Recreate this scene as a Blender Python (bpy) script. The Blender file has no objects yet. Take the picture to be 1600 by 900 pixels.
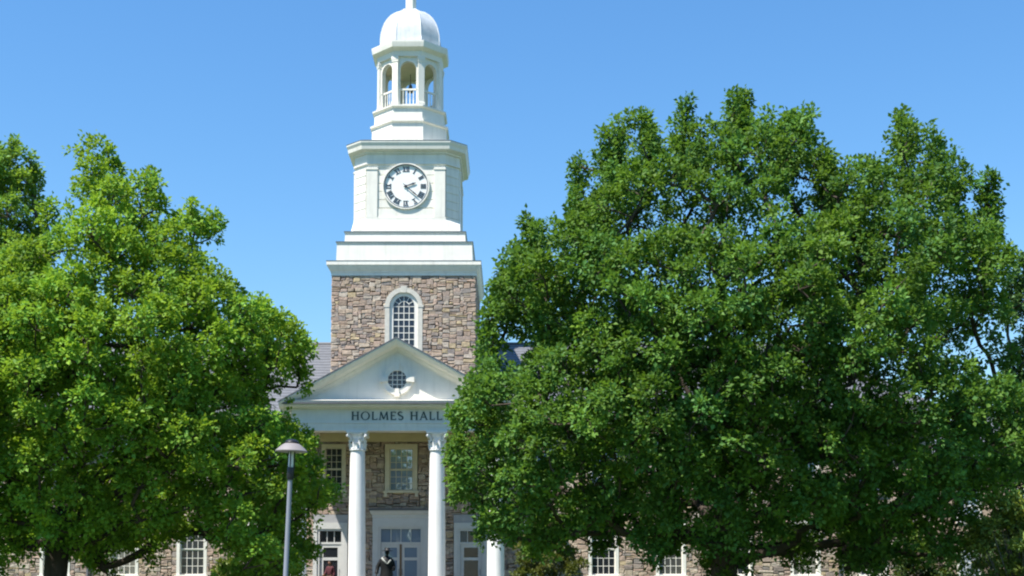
import bpy, bmesh, math, random
import numpy as np
from mathutils import Vector, Matrix

PI = math.pi
S = bpy.context.scene
COL = S.collection
random.seed(7)

# ------------------------------------------------------------------ camera, sky, sun, exposure
F_PX, W_PX = 2100.0, 1600.0
cd = bpy.data.cameras.new('camera')
cam = bpy.data.objects.new('camera', cd)
COL.objects.link(cam)
cd.sensor_fit = 'HORIZONTAL'
cd.sensor_width = 36.0
cd.lens = 36.0 * F_PX / W_PX
cd.shift_y = 0.1957
cd.clip_start, cd.clip_end = 0.1, 6000
cam.location = (0, 0, 1.7)
cam.rotation_euler = (math.radians(94.0), 0, 0)
S.camera = cam

SUN_AZ, SUN_EL = math.radians(50), math.radians(61)      # azimuth: left of the facade normal
to_sun = Vector((-math.sin(SUN_AZ) * math.cos(SUN_EL), -math.cos(SUN_AZ) * math.cos(SUN_EL), math.sin(SUN_EL)))
wd = bpy.data.worlds.new('World'); S.world = wd; wd.use_nodes = True
nt = wd.node_tree
sky = nt.nodes.new('ShaderNodeTexSky'); sky.sky_type = 'NISHITA'; sky.sun_disc = False
sky.sun_elevation = SUN_EL
sky.sun_rotation = math.atan2(to_sun.x, to_sun.y)
sky.altitude = 0; sky.air_density = 1.5; sky.dust_density = 0.0; sky.ozone_density = 10.0
bg = nt.nodes['Background']; bg.inputs[1].default_value = 0.095
hs = nt.nodes.new('ShaderNodeHueSaturation'); hs.inputs['Saturation'].default_value = 1.12      # clear, deep blue air
nt.links.new(sky.outputs[0], hs.inputs['Color']); nt.links.new(hs.outputs[0], bg.inputs[0])
sl = bpy.data.lights.new('sun', 'SUN'); sun = bpy.data.objects.new('sun', sl); COL.objects.link(sun)
sl.energy = 5.0; sl.angle = math.radians(0.53); sl.color = (1.0, 0.94, 0.85)
sun.rotation_euler = to_sun.to_track_quat('Z', 'Y').to_euler()
S.view_settings.view_transform = 'Standard'; S.view_settings.look = 'None'
S.view_settings.gamma = 1.0; S.view_settings.use_curve_mapping = False
S.view_settings.exposure = 0.98
S.cycles.pixel_filter_type = 'BLACKMAN_HARRIS'; S.cycles.filter_width = 2.1      # soft compact-camera lens

# ------------------------------------------------------------------ materials
def nodes(m):
    m.use_nodes = True
    return m.node_tree, m.node_tree.nodes, m.node_tree.links, m.node_tree.nodes['Principled BSDF']

def mat(name, col, rough=0.6, var=0.08, scale=3.0, bump=0.0, bscale=30.0, spec=0.4, metal=0.0, fine=None, stretch=(1, 1, 1)):
    """plain procedural material: base colour with two scales of noise, optional bump"""
    m = bpy.data.materials.new(name)
    t, n, l, p = nodes(m)
    p.inputs['Roughness'].default_value = rough
    p.inputs['Metallic'].default_value = metal
    p.inputs['Specular IOR Level'].default_value = spec
    tc = n.new('ShaderNodeTexCoord'); mp = n.new('ShaderNodeMapping'); mp.inputs['Scale'].default_value = stretch
    l.new(tc.outputs['Object'], mp.inputs[0])
    nz = n.new('ShaderNodeTexNoise'); nz.inputs['Scale'].default_value = scale; nz.inputs['Detail'].default_value = 6
    nz.inputs['Roughness'].default_value = 0.65
    l.new(mp.outputs[0], nz.inputs[0])
    cr = n.new('ShaderNodeValToRGB')
    cr.color_ramp.elements[0].position, cr.color_ramp.elements[1].position = 0.3, 0.7
    lo = [max(0, c * (1 - var)) for c in col]; hi = [min(1, c * (1 + var)) for c in col]
    cr.color_ramp.elements[0].color = (*lo, 1); cr.color_ramp.elements[1].color = (*hi, 1)
    l.new(nz.outputs[0], cr.inputs[0])
    if fine:
        # rain streaks and grime: noise drawn out vertically, showing only here and there
        mp2 = n.new('ShaderNodeMapping'); mp2.inputs['Scale'].default_value = (5, 5, .35); l.new(tc.outputs['Object'], mp2.inputs[0])
        n2 = n.new('ShaderNodeTexNoise'); n2.inputs['Scale'].default_value = 1.0; n2.inputs['Detail'].default_value = 5; l.new(mp2.outputs[0], n2.inputs[0])
        mr = n.new('ShaderNodeMapRange'); mr.inputs['From Min'].default_value = .52; mr.inputs['From Max'].default_value = .78; mr.inputs['To Max'].default_value = fine[3]
        l.new(n2.outputs[0], mr.inputs[0])
        mx = n.new('ShaderNodeMix'); mx.data_type = 'RGBA'; mx.inputs[7].default_value = (*fine[:3], 1)
        l.new(mr.outputs[0], mx.inputs[0]); l.new(cr.outputs[0], mx.inputs[6]); l.new(mx.outputs[2], p.inputs['Base Color'])
    else:
        l.new(cr.outputs[0], p.inputs['Base Color'])
    if bump:
        nb = n.new('ShaderNodeTexNoise'); nb.inputs['Scale'].default_value = bscale; nb.inputs['Detail'].default_value = 4
        l.new(mp.outputs[0], nb.inputs[0])
        b = n.new('ShaderNodeBump'); b.inputs['Strength'].default_value = bump; b.inputs['Distance'].default_value = 0.02
        l.new(nb.outputs[0], b.inputs['Height']); l.new(b.outputs[0], p.inputs['Normal'])
    return m

def mat_tint(name, rough=0.85, mottling=0.25, scale=9.0, bump=0.6):
    """colour comes from the per-piece 'tint' attribute, mottled by noise"""
    m = bpy.data.materials.new(name)
    t, n, l, p = nodes(m)
    p.inputs['Roughness'].default_value = rough; p.inputs['Specular IOR Level'].default_value = 0.25
    at = n.new('ShaderNodeAttribute'); at.attribute_name = 'tint'
    ge = n.new('ShaderNodeNewGeometry')
    nz = n.new('ShaderNodeTexNoise'); nz.inputs['Scale'].default_value = scale; nz.inputs['Detail'].default_value = 6
    l.new(ge.outputs['Position'], nz.inputs[0])
    mr = n.new('ShaderNodeMapRange'); mr.inputs['From Min'].default_value = 0.3; mr.inputs['From Max'].default_value = 0.7
    mr.inputs['To Min'].default_value = 1 - mottling; mr.inputs['To Max'].default_value = 1 + mottling
    l.new(nz.outputs[0], mr.inputs[0])
    mx = n.new('ShaderNodeVectorMath'); mx.operation = 'SCALE'
    l.new(at.outputs['Color'], mx.inputs[0]); l.new(mr.outputs[0], mx.inputs['Scale'])
    l.new(mx.outputs[0], p.inputs['Base Color'])
    nb = n.new('ShaderNodeTexNoise'); nb.inputs['Scale'].default_value = 22; nb.inputs['Detail'].default_value = 5
    l.new(ge.outputs['Position'], nb.inputs[0])
    b = n.new('ShaderNodeBump'); b.inputs['Strength'].default_value = bump; b.inputs['Distance'].default_value = 0.03
    l.new(nb.outputs[0], b.inputs['Height']); l.new(b.outputs[0], p.inputs['Normal'])
    return m

def mat_leaf(name, trans=0.35, rough=0.42, spec=0.35, tcol=(0.16, 0.24, 0.02)):
    m = bpy.data.materials.new(name)
    t, n, l, p = nodes(m)
    p.inputs['Roughness'].default_value = rough; p.inputs['Specular IOR Level'].default_value = spec
    at = n.new('ShaderNodeAttribute'); at.attribute_name = 'tint'
    l.new(at.outputs['Color'], p.inputs['Base Color'])
    tr = n.new('ShaderNodeBsdfTranslucent')
    mc = n.new('ShaderNodeMix'); mc.data_type = 'RGBA'; mc.inputs[0].default_value = 0.6
    l.new(at.outputs['Color'], mc.inputs[6]); mc.inputs[7].default_value = (*tcol, 1)
    l.new(mc.outputs[2], tr.inputs[0])
    mx = n.new('ShaderNodeMixShader'); mx.inputs[0].default_value = trans
    l.new(p.outputs[0], mx.inputs[1]); l.new(tr.outputs[0], mx.inputs[2])
    l.new(mx.outputs[0], n['Material Output'].inputs[0])
    return m

def mat_glass(name, col, refl, rough=0.03):
    m = bpy.data.materials.new(name)
    t, n, l, p = nodes(m)
    p.inputs['Base Color'].default_value = (*col, 1); p.inputs['Roughness'].default_value = 0.25
    p.inputs['Specular IOR Level'].default_value = 0.5
    g = n.new('ShaderNodeBsdfGlossy'); g.inputs['Roughness'].default_value = rough
    g.inputs['Color'].default_value = (0.92, 0.95, 1, 1)
    ge = n.new('ShaderNodeNewGeometry')
    nz = n.new('ShaderNodeTexNoise'); nz.inputs['Scale'].default_value = 1.3
    l.new(ge.outputs['Position'], nz.inputs[0])
    b = n.new('ShaderNodeBump'); b.inputs['Strength'].default_value = 0.15; b.inputs['Distance'].default_value = 0.05
    l.new(nz.outputs[0], b.inputs['Height']); l.new(b.outputs[0], g.inputs['Normal'])
    mx = n.new('ShaderNodeMixShader'); mx.inputs[0].default_value = refl
    l.new(p.outputs[0], mx.inputs[1]); l.new(g.outputs[0], mx.inputs[2])
    l.new(mx.outputs[0], n['Material Output'].inputs[0])
    return m

M = {}
M['white'] = mat('white_paint', (0.74, 0.715, 0.645), 0.5, 0.07, 1.2, 0.08, 14, fine=(.42, .40, .34, .30))
M['column_white'] = mat('column_paint', (0.77, 0.77, 0.75), 0.5, 0.04, 1.5, 0.05, 20, fine=(.45, .43, .38, .25))
M['cream'] = mat('cream_paint_with_bounce', (0.55, 0.47, 0.29), 0.55, 0.06, 1.5)  # yellow of bounced light under the porch ceiling is put into this colour
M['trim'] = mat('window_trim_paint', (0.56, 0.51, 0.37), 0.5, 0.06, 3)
M['dome'] = mat('dome_metal', (0.56, 0.585, 0.61), 0.38, 0.16, 1.6, 0.15, 3, spec=0.6, fine=(.40, .42, .44, .6))
M['limestone'] = mat('limestone', (0.52, 0.50, 0.44), 0.8, 0.12, 4, 0.2, 40)
M['grey_stone'] = mat('grey_lintel_stone', (0.33, 0.33, 0.34), 0.8, 0.15, 4, 0.2, 40)
M['mortar'] = mat('mortar', (0.36, 0.305, 0.26), 0.95, 0.2, 6, 0.4, 40)
M['stone'] = mat_tint('field_stone')
M['slate'] = mat('roof_slate', (0.125, 0.13, 0.142), 0.5, 0.2, 2.5, 0.25, 8, spec=0.5, stretch=(1, 3, 3))
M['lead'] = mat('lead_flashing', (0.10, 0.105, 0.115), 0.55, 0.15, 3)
M['black'] = mat('black_enamel', (0.012, 0.013, 0.018), 0.4, 0.1, 3)
M['clock_white'] = mat('clock_dial', (0.80, 0.80, 0.77), 0.5, 0.02, 2)
M['navy'] = mat('clock_rim', (0.025, 0.03, 0.05), 0.5, 0.1, 3)
M['letter'] = mat('verdigris_letters', (0.05, 0.085, 0.08), 0.5, 0.2, 12)
M['glass'] = mat_glass('dark_window_glass', (0.012, 0.014, 0.020), 0.02)
M['glass_mid'] = mat_glass('curtained_window_glass', (0.06, 0.06, 0.058), 0.10)
M['glass_blue'] = mat_glass('pale_blue_glass', (0.17, 0.23, 0.33), 0.16)  # pale blue base colour under a weak gloss layer
M['interior'] = mat('dark_interior', (0.03, 0.028, 0.026), 0.9, 0.1, 3)
M['door'] = mat('door_paint', (0.52, 0.52, 0.50), 0.45, 0.05, 3)
M['wood'] = mat('brown_wood', (0.16, 0.10, 0.05), 0.5, 0.2, 6)
M['ochre'] = mat('lantern_ceiling', (0.60, 0.54, 0.36), 0.7, 0.1, 3)
M['bark'] = mat('bark', (0.055, 0.043, 0.034), 0.95, 0.35, 5, 0.8, 18, stretch=(1, 1, 0.25))
M['bark_grey'] = mat('bark_grey', (0.085, 0.075, 0.062), 0.95, 0.3, 5, 0.8, 18, stretch=(1, 1, 0.25))
M['leaf_oak'] = mat_leaf('oak_leaf', 0.35, 0.55, 0.18, (0.17, 0.31, 0.02))
M['leaf_lime'] = mat_leaf('bright_leaf', 0.4, 0.55, 0.18, (0.30, 0.44, 0.02))
M['leaf_far'] = mat_leaf('far_leaf', 0.28, 0.5, 0.3, (0.12, 0.19, 0.03))
M['leaf_shrub'] = mat_leaf('shrub_leaf', 0.3, 0.5, 0.3, (0.2, 0.22, 0.02))
M['grey_metal'] = mat('grey_powder_coat', (0.19, 0.205, 0.24), 0.4, 0.06, 4, spec=0.5)
M['shade_metal'] = mat('lamp_shade_coat', (0.22, 0.20, 0.20), 0.45, 0.05, 4)
M['shade_under'] = mat('lamp_reflector', (0.62, 0.50, 0.44), 0.5, 0.05, 4)
M['lens'] = mat('frosted_lens', (0.62, 0.64, 0.68), 0.25, 0.05, 4)
M['bronze'] = mat('dark_bronze', (0.008, 0.009, 0.010), 0.55, 0.4, 5, 0.2, 20, spec=0.3)
M['bronze_sunlit'] = mat('sunlit_highlight_bronze', (0.30, 0.32, 0.30), 0.55, 0.25, 8)  # pale base colour paints the sun's gleam on the statue collar
M['granite'] = mat('granite', (0.30, 0.29, 0.28), 0.6, 0.25, 40)
M['brick_far'] = mat('tan_brick', (0.36, 0.27, 0.20), 0.85, 0.2, 5, 0.3, 30)
M['skin'] = mat('skin', (0.16, 0.08, 0.05), 0.5, 0.05, 8)
M['maroon'] = mat('maroon_cloth', (0.065, 0.012, 0.018), 0.8, 0.2, 10)
M['dark_cloth'] = mat('dark_cloth', (0.02, 0.02, 0.028), 0.85, 0.2, 10)
M['hair'] = mat('black_hair', (0.010, 0.008, 0.007), 0.5, 0.2, 30)
M['tan'] = mat('tan_leather', (0.45, 0.28, 0.10), 0.6, 0.1, 10)
M['paving'] = mat('concrete_paving', (0.17, 0.16, 0.145), 0.85, 0.15, 2, 0.2, 40)
M['downspout'] = mat('downspout_metal', (0.075, 0.08, 0.09), 0.5, 0.1, 4)
M['asphalt'] = mat('asphalt', (0.05, 0.05, 0.052), 0.9, 0.2, 20)

gm = mat('lawn', (0.05, 0.10, 0.022), 0.9, 0.35, 0.6, 0.6, 60)
M['lawn'] = gm

# ------------------------------------------------------------------ mesh helpers
class MB:
    def __init__(s): s.v, s.f = [], []
    def add(s, vs, fs):
        o = len(s.v); s.v += [tuple(v) for v in vs]; s.f += [tuple(i + o for i in f) for f in fs]; return s
    def box(s, x0, x1, y0, y1, z0, z1):
        return s.add([(x0, y0, z0), (x1, y0, z0), (x1, y1, z0), (x0, y1, z0), (x0, y0, z1), (x1, y0, z1), (x1, y1, z1), (x0, y1, z1)],
                     [(0, 3, 2, 1), (4, 5, 6, 7), (0, 1, 5, 4), (1, 2, 6, 5), (2, 3, 7, 6), (3, 0, 4, 7)])
    def loft(s, rings, cap=True):
        n = len(rings[0]); vs = [p for r in rings for p in r]; fs = []
        for k in range(len(rings) - 1):
            for i in range(n):
                j = (i + 1) % n
                fs.append((k * n + i, k * n + j, (k + 1) * n + j, (k + 1) * n + i))
        if cap:
            fs.append(tuple(range(n - 1, -1, -1))); fs.append(tuple((len(rings) - 1) * n + i for i in range(n)))
        return s.add(vs, fs)
    def lathe(s, prof, cx=0, cy=0, n=24, cap=True):
        return s.loft([[(cx + r * math.cos(2 * PI * i / n), cy + r * math.sin(2 * PI * i / n), z) for i in range(n)] for r, z in prof], cap)
    def prism(s, pts, y0, y1):
        """polygon in xz (counter-clockwise seen from -y), extruded along y"""
        n = len(pts)
        vs = [(x, y0, z) for x, z in pts] + [(x, y1, z) for x, z in pts]
        fs = [tuple(range(n)), tuple(range(2 * n - 1, n - 1, -1))]
        for i in range(n):
            j = (i + 1) % n
            fs.append((j, i, n + i, n + j))
        return s.add(vs, fs)
    def ring(s, outer, inner, y0, y1, closed=True):
        """flat ring between two xz outlines of equal length, extruded along y"""
        n = len(outer); m = n if closed else n - 1
        vs = [(x, y0, z) for x, z in outer] + [(x, y0, z) for x, z in inner] + [(x, y1, z) for x, z in outer] + [(x, y1, z) for x, z in inner]
        fs = []
        for i in range(m):
            j = (i + 1) % n
            fs += [(i, j, n + j, n + i), (2 * n + j, 2 * n + i, 3 * n + i, 3 * n + j), (j, i, 2 * n + i, 2 * n + j), (n + i, n + j, 3 * n + j, 3 * n + i)]
        if not closed:
            fs += [(0, n, 3 * n, 2 * n), (n - 1, 3 * n - 1, 4 * n - 1, 2 * n - 1)]
        return s.add(vs, fs)
    def tube(s, pts, rads, n=6, cap=True):
        pts = [Vector(p) for p in pts]; rings = []
        up = Vector((0.31, 0.77, 0.55)).normalized()
        for i, p in enumerate(pts):
            d = (pts[min(i + 1, len(pts) - 1)] - pts[max(i - 1, 0)])
            if d.length < 1e-6: d = Vector((0, 0, 1))
            d.normalize()
            a = d.cross(up)
            if a.length < 0.05: a = d.cross(Vector((1, 0, 0)))
            a.normalize(); b = d.cross(a)
            r = rads[i] if hasattr(rads, '__len__') else rads
            rings.append([tuple(p + a * (r * math.cos(2 * PI * k / n)) + b * (r * math.sin(2 * PI * k / n))) for k in range(n)])
        return s.loft(rings, cap)
    def mesh(s, name, smooth=None):
        me = bpy.data.meshes.new(name); me.from_pydata(s.v, [], s.f)
        bm = bmesh.new(); bm.from_mesh(me); bmesh.ops.recalc_face_normals(bm, faces=bm.faces); bm.to_mesh(me); bm.free()
        if smooth is not None:
            me.polygons.foreach_set('use_smooth', [True] * len(me.polygons))
            try: me.set_sharp_from_angle(angle=math.radians(smooth))
            except Exception: pass
        return me
    def build(s, name, m, parent=None, loc=None, rot=None, smooth=None, bevel=0):
        o = link(name, s.mesh(name, smooth), m, parent, loc, rot)
        if bevel:
            b = o.modifiers.new('edge', 'BEVEL'); b.width = bevel; b.segments = 2; b.limit_method = 'ANGLE'; b.angle_limit = math.radians(40)
        return o

def link(name, me, m=None, parent=None, loc=None, rot=None):
    o = bpy.data.objects.new(name, me); COL.objects.link(o)
    if m is not None and me is not None and not me.materials: me.materials.append(m)
    if parent: o.parent = parent
    if loc: o.location = loc
    if rot: o.rotation_euler = rot
    return o

def empty(name, label, cat, loc=(0, 0, 0), rz=0, group=None):
    o = bpy.data.objects.new(name, None); COL.objects.link(o); o.location = loc; o.rotation_euler = (0, 0, rz)
    o.empty_display_size = 0.2
    tag(o, label, cat, group); return o

def tag(o, label=None, cat=None, group=None, kind=None):
    if label: o['label'] = label
    if cat: o['category'] = cat
    if group: o['group'] = group
    if kind: o['kind'] = kind
    return o

def set_tint(me, cols):
    """cols: one rgb per vertex"""
    a = me.color_attributes.new('tint', 'FLOAT_COLOR', 'POINT')
    c = np.ones((len(me.vertices), 4), np.float32); c[:, :3] = cols
    a.data.foreach_set('color', c.ravel())

# ------------------------------------------------------------------ ground
MB().add([(-2500, -2500, 0), (2500, -2500, 0), (2500, 2500, 0), (-2500, 2500, 0)], [(0, 1, 2, 3)]).build('ground', M['lawn'])['kind'] = 'structure'
X0 = -5.46
MB().add([(X0 - 2.2, 20, 0.004), (X0 + 2.4, 20, 0.004), (X0 + 2.4, 59.6, 0.004), (X0 - 2.2, 59.6, 0.004)], [(0, 1, 2, 3)]).build('path', M['paving'])['kind'] = 'structure'

# ------------------------------------------------------------------ the hall
hall = empty('college_hall', 'long fieldstone hall with white columned portico and tall white clock tower', 'building', (X0, 66, 0))
TF, TH, TA = 1.0, 3.64, 4.64           # tower: front plane, half width, axis depth (hall coordinates)

STONES = [((0.42, 0.32, 0.235), 5), ((0.35, 0.25, 0.185), 4), ((0.46, 0.375, 0.28), 5), ((0.31, 0.255, 0.22), 3), ((0.24, 0.215, 0.205), 2.5),
          ((0.42, 0.30, 0.235), 4), ((0.46, 0.36, 0.20), 1.6), ((0.17, 0.14, 0.13), 1.2), ((0.50, 0.43, 0.35), 4), ((0.37, 0.275, 0.225), 3)]
_sc = [c for c, w in STONES]; _sw = [w for c, w in STONES]
def stone_colour(rng, dim=1.0):
    c = rng.choices(_sc, _sw)[0]; k = rng.uniform(0.82, 1.04) * dim; c = tuple(.68 * a + .32 * b for a, b in zip(c, (.365, .297, .24)))
    return tuple(x * k for x in c)

def pack(u0, u1, z0, z1, blocked, seed, cw=0.088, ch=0.064, hmax=4, wmax=6):
    """random rubble ashlar: blocks (u, z, w, h) filling the field outside the blocked cells"""
    rng = random.Random(seed)
    nu, nz = int((u1 - u0) / cw), int((z1 - z0) / ch); cw = (u1 - u0) / nu; ch = (z1 - z0) / nz
    full = [[blocked(u0 + (i + .5) * cw, z0 + (j + .5) * ch) for i in range(nu)] for j in range(nz)]
    out = []
    for j in range(nz):
        for i in range(nu):
            if full[j][i]: continue
            h = rng.choices([1, 2, 3, 4, 5][:hmax], [2, 5, 5, 3, 1][:hmax])[0]
            w = rng.choices([2, 3, 4, 5, 6, 8][:wmax], [2, 4, 5, 4, 3, 1][:wmax])[0]
            if h >= 4: w = min(w, 5)
            h = min(h, nz - j)
            k = 0
            while k < w and i + k < nu and not full[j][i + k]: k += 1
            w = k
            if i + w < nu and not full[j][i + w] and (i + w + 1 >= nu or full[j][i + w + 1]): w += 1
            while h > 1 and any(full[j + h - 1][i + a] for a in range(w)): h -= 1
            for b in range(h):
                for a in range(w): full[j + b][i + a] = True
            out.append((u0 + i * cw, z0 + j * ch, w * cw, h * ch))
    return out, rng

def stone_shape(w, h, thick, rng):
    """a rough block in front of y = 0: front face pulled in, corners uneven"""
    g = 0.007; b = min(0.022, 0.18 * min(w, h)); pr = rng.uniform(0.0, 0.028); e = min(.035, .2 * min(w, h))
    j = lambda s: rng.uniform(-s, s)
    x0, x1, z0, z1 = -w / 2 + g, w / 2 - g, -h / 2 + g, h / 2 - g
    mid = [(x0 + j(e), -pr * .4, z0 + j(e)), (x1 + j(e), -pr * .4, z0 + j(e)), (x1 + j(e), -pr * .4, z1 + j(e)), (x0 + j(e), -pr * .4, z1 + j(e))]
    back = [(p[0], thick, p[2]) for p in mid]
    fr = [(mid[0][0] + b, -pr - .010 + j(.008), mid[0][2] + b), (mid[1][0] - b, -pr - .010 + j(.008), mid[1][2] + b), (mid[2][0] - b, -pr - .010 + j(.008), mid[2][2] - b), (mid[3][0] + b, -pr - .010 + j(.008), mid[3][2] - b)]
    vs = back + mid + fr
    fs = []
    for k in (0, 4):
        for i in range(4):
            a = (i + 1) % 4
            fs.append((k + i, k + a, k + 4 + a, k + 4 + i))
    fs.append((8, 9, 10, 11))
    return vs, fs

def stone_field(blocks, rng, mapf, parent, name, picked=(), dim=1.0, thick=0.2):
    """picked blocks become stones of their own; the rest one joined mass"""
    V, Fc, C = [], [], []
    for k, (u, z, w, h) in enumerate(blocks):
        vs, fs = stone_shape(w, h, thick, rng); col = stone_colour(rng, dim)
        cu, cz = u + w / 2, z + h / 2
        if k in picked:
            me = bpy.data.meshes.new('stone'); me.from_pydata(vs, [], fs); set_tint(me, np.tile(col, (12, 1)))
            o = link('stone', me, M['stone'], parent, mapf(cu, 0, cz))
        else:
            b = len(V)
            V += [mapf(cu + p[0], p[1], cz + p[2]) for p in vs]; Fc += [tuple(i + b for i in f) for f in fs]; C += [col] * 12
    if V:
        me = bpy.data.meshes.new(name); me.from_pydata(V, [], Fc); set_tint(me, np.array(C))
        bm = bmesh.new(); bm.from_mesh(me); bmesh.ops.recalc_face_normals(bm, faces=bm.faces); bm.to_mesh(me); bm.free()
        o = link(name, me, M['stone'], parent); o['kind'] = 'stuff'

def sq(h, z, cx=0, cy=TA): return [(cx - h, cy - h, z), (cx + h, cy - h, z), (cx + h, cy + h, z), (cx - h, cy + h, z)]
def chamf(h, c, z, cx=0, cy=TA):
    a = h - c
    return [(cx - a, cy - h, z), (cx + a, cy - h, z), (cx + h, cy - a, z), (cx + h, cy + a, z), (cx + a, cy + h, z), (cx - a, cy + h, z), (cx - h, cy + a, z), (cx - h, cy - a, z)]
def octa(a, z, cx=0, cy=TA):
    r = a / math.cos(PI / 8)
    return [(cx + r * math.cos(PI / 8 + k * PI / 4), cy + r * math.sin(PI / 8 + k * PI / 4), z) for k in range(8)]

# --- tower shaft
AW_S, AW_Z0, AW_SP = 0.95, 13.255, 15.60       # arched window: half width of the stone surround, sill, springing
tower = MB().loft([sq(TH - 0.2, 0.0), sq(TH - 0.2, 17.2)]).build('tower_wall', M['mortar'], hall)
def tower_block(u, z):
    if abs(u) < AW_S - .02 and AW_Z0 - .3 < z < AW_SP: return True
    return z >= AW_SP and u * u + (z - AW_SP) ** 2 < (AW_S - .03) ** 2
def ped_top(u): return 13.25 - abs(u) * 0.548
blocks, rng = pack(-TH, TH, 9.0, 17.16, tower_block, 3)
vis = [k for k, b in enumerate(blocks) if b[1] + b[3] > ped_top(b[0] + b[2] / 2) - 0.1]
vis.sort(key=lambda k: -blocks[k][2] * blocks[k][3])
stone_field(blocks, rng, lambda u, d, z: (u, TF + d, z), tower, 'small_stones', set(vis[:300]))
for sgn, nm in ((1, 'side_stones'), (-1, 'side_stones')):
    bl, rg = pack(TF + .02, TF + 2 * TH - .02, 9.0, 17.16, lambda u, z: False, 11 + sgn)
    stone_field(bl, rg, (lambda u, d, z: (TH - d, u, z)) if sgn > 0 else (lambda u, d, z: (-TH + d, u, z)), tower, nm)

def arc(cx, cz, r, a0, a1, n): return [(cx + r * math.cos(a0 + (a1 - a0) * i / n), cz + r * math.sin(a0 + (a1 - a0) * i / n)) for i in range(n + 1)]
def arch_outline(hw, z0, zs, n=20): return [(hw, z0)] + arc(0, zs, hw, 0, PI, n) + [(-hw, z0)]

# --- arched tower window
aw = MB().ring(arch_outline(AW_S, AW_Z0, AW_SP), arch_outline(0.72, AW_Z0, AW_SP), -0.05, 0.2, False)
aw = aw.build('arched_window', M['limestone'], hall, (0, TF, 0))
MB().box(-AW_S - .05, -0.72, -0.07, 0.1, AW_SP - .06, AW_SP + .06).build('impost', M['limestone'], aw)
MB().box(0.72, AW_S + .05, -0.07, 0.1, AW_SP - .06, AW_SP + .06).build('impost', M['limestone'], aw)
MB().prism([(-.12, 16.29), (.12, 16.29), (.15, 16.62), (-.15, 16.62)], -0.06, 0.1).build('keystone', M['limestone'], aw)
MB().ring(arch_outline(0.725, AW_Z0, AW_SP), arch_outline(0.53, AW_Z0, AW_SP), 0.06, 0.22, False).build('frame', M['white'], aw)
MB().box(-1.0, 1.0, -0.1, 0.12, AW_Z0 - .16, AW_Z0 - .004).build('sill', M['limestone'], aw)
mt = MB()
for x in (-.265, 0, .265): mt.box(x - .016, x + .016, 0.10, 0.14, AW_Z0, AW_SP + (.24 if x == 0 else .12))
for k in range(1, 8):
    z = AW_Z0 + k * 0.335; t = .03 if k == 5 else .016
    mt.box(-.53, .53, 0.105, 0.145, z - t, z + t)
mt.ring(arc(0, AW_SP, .29, 0, PI, 16), arc(0, AW_SP, .255, 0, PI, 16), 0.10, 0.14, False)
for k in range(1, 6):
    a = PI * k / 6; c, s_ = math.cos(a), math.sin(a); px, pz = -s_ * .016, c * .016
    mt.prism([(c * .27 + px, AW_SP + s_ * .27 + pz), (c * .27 - px, AW_SP + s_ * .27 - pz), (c * .55 - px, AW_SP + s_ * .55 - pz), (c * .55 + px, AW_SP + s_ * .55 + pz)], 0.102, 0.138)
mt.build('muntins', M['white'], aw)
def pane(x0, x1, z0, z1, y, parent, m, rng):
    t = rng.uniform(-.006, .006); q = rng.uniform(-.005, .005)
    MB().add([(x0, y - t - q, z0), (x1, y + t - q, z0), (x1, y + t + q, z1), (x0, y - t + q, z1)], [(0, 1, 2, 3)]).build('pane', m, parent)
rp = random.Random(5)
for k in range(7):
    for i in range(4): pane(-.53 + i * .265, -.265 + i * .265, AW_Z0 + k * .335, AW_Z0 + (k + 1) * .335, .13, aw, M['glass'], rp)
for k in range(6):
    a0, a1 = PI * k / 6, PI * (k + 1) / 6
    pts = arc(0, AW_SP, .27, a0, a1, 3) + arc(0, AW_SP, .55, a1, a0, 3)
    MB().add([(x, .13, z) for x, z in pts], [tuple(range(8))]).build('pane', M['glass'], aw)
for s_ in (0, 1):
    pts = [(0, AW_SP)] + arc(0, AW_SP, .27, s_ * PI / 2, (s_ + 1) * PI / 2, 5)
    MB().add([(x, .132, z) for x, z in pts], [tuple(range(len(pts)))]).build('pane', M['glass'], aw)

# --- tower cornice and stepped white base
cor = MB().loft([sq(TH + .03, 17.162), sq(TH + .03, 17.30), sq(TH + .06, 17.31), sq(TH + .06, 17.36), sq(TH + .13, 17.46), sq(TH + .20, 17.60), sq(TH + .22, 17.66), sq(TH + .255, 17.67), sq(TH + .255, 17.86), sq(TH - .15, 17.95)])
cor = cor.build('tower_cornice', M['white'], hall)
MB().loft([sq(TH + .27, 17.862), sq(TH + .27, 17.882), sq(TH - .14, 17.968), sq(TH - .15, 17.955)]).build('flashing_or_shade_strip', M['lead'], cor)
st = MB().loft([sq(3.46, 17.93), sq(3.43, 18.86), sq(3.47, 18.88), sq(3.47, 18.95), sq(3.1, 18.99)]).build('stepped_base', M['white'], hall)
MB().loft([sq(3.09, 18.97), sq(3.06, 19.48), sq(3.10, 19.50), sq(3.10, 19.57), sq(2.7, 19.60)]).build('upper_step', M['white'], st)

for h_, z_ in ((3.478, 18.93), (3.108, 19.55)):  # dark strips stand in for the shadow lines at the step edges
    MB().loft([sq(h_ + .012, z_), sq(h_ + .012, z_ + .032), sq(h_ - .3, z_ + .07), sq(h_ - .3, z_)]).build('flashing_or_shade_strip', M['lead'], st)
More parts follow.
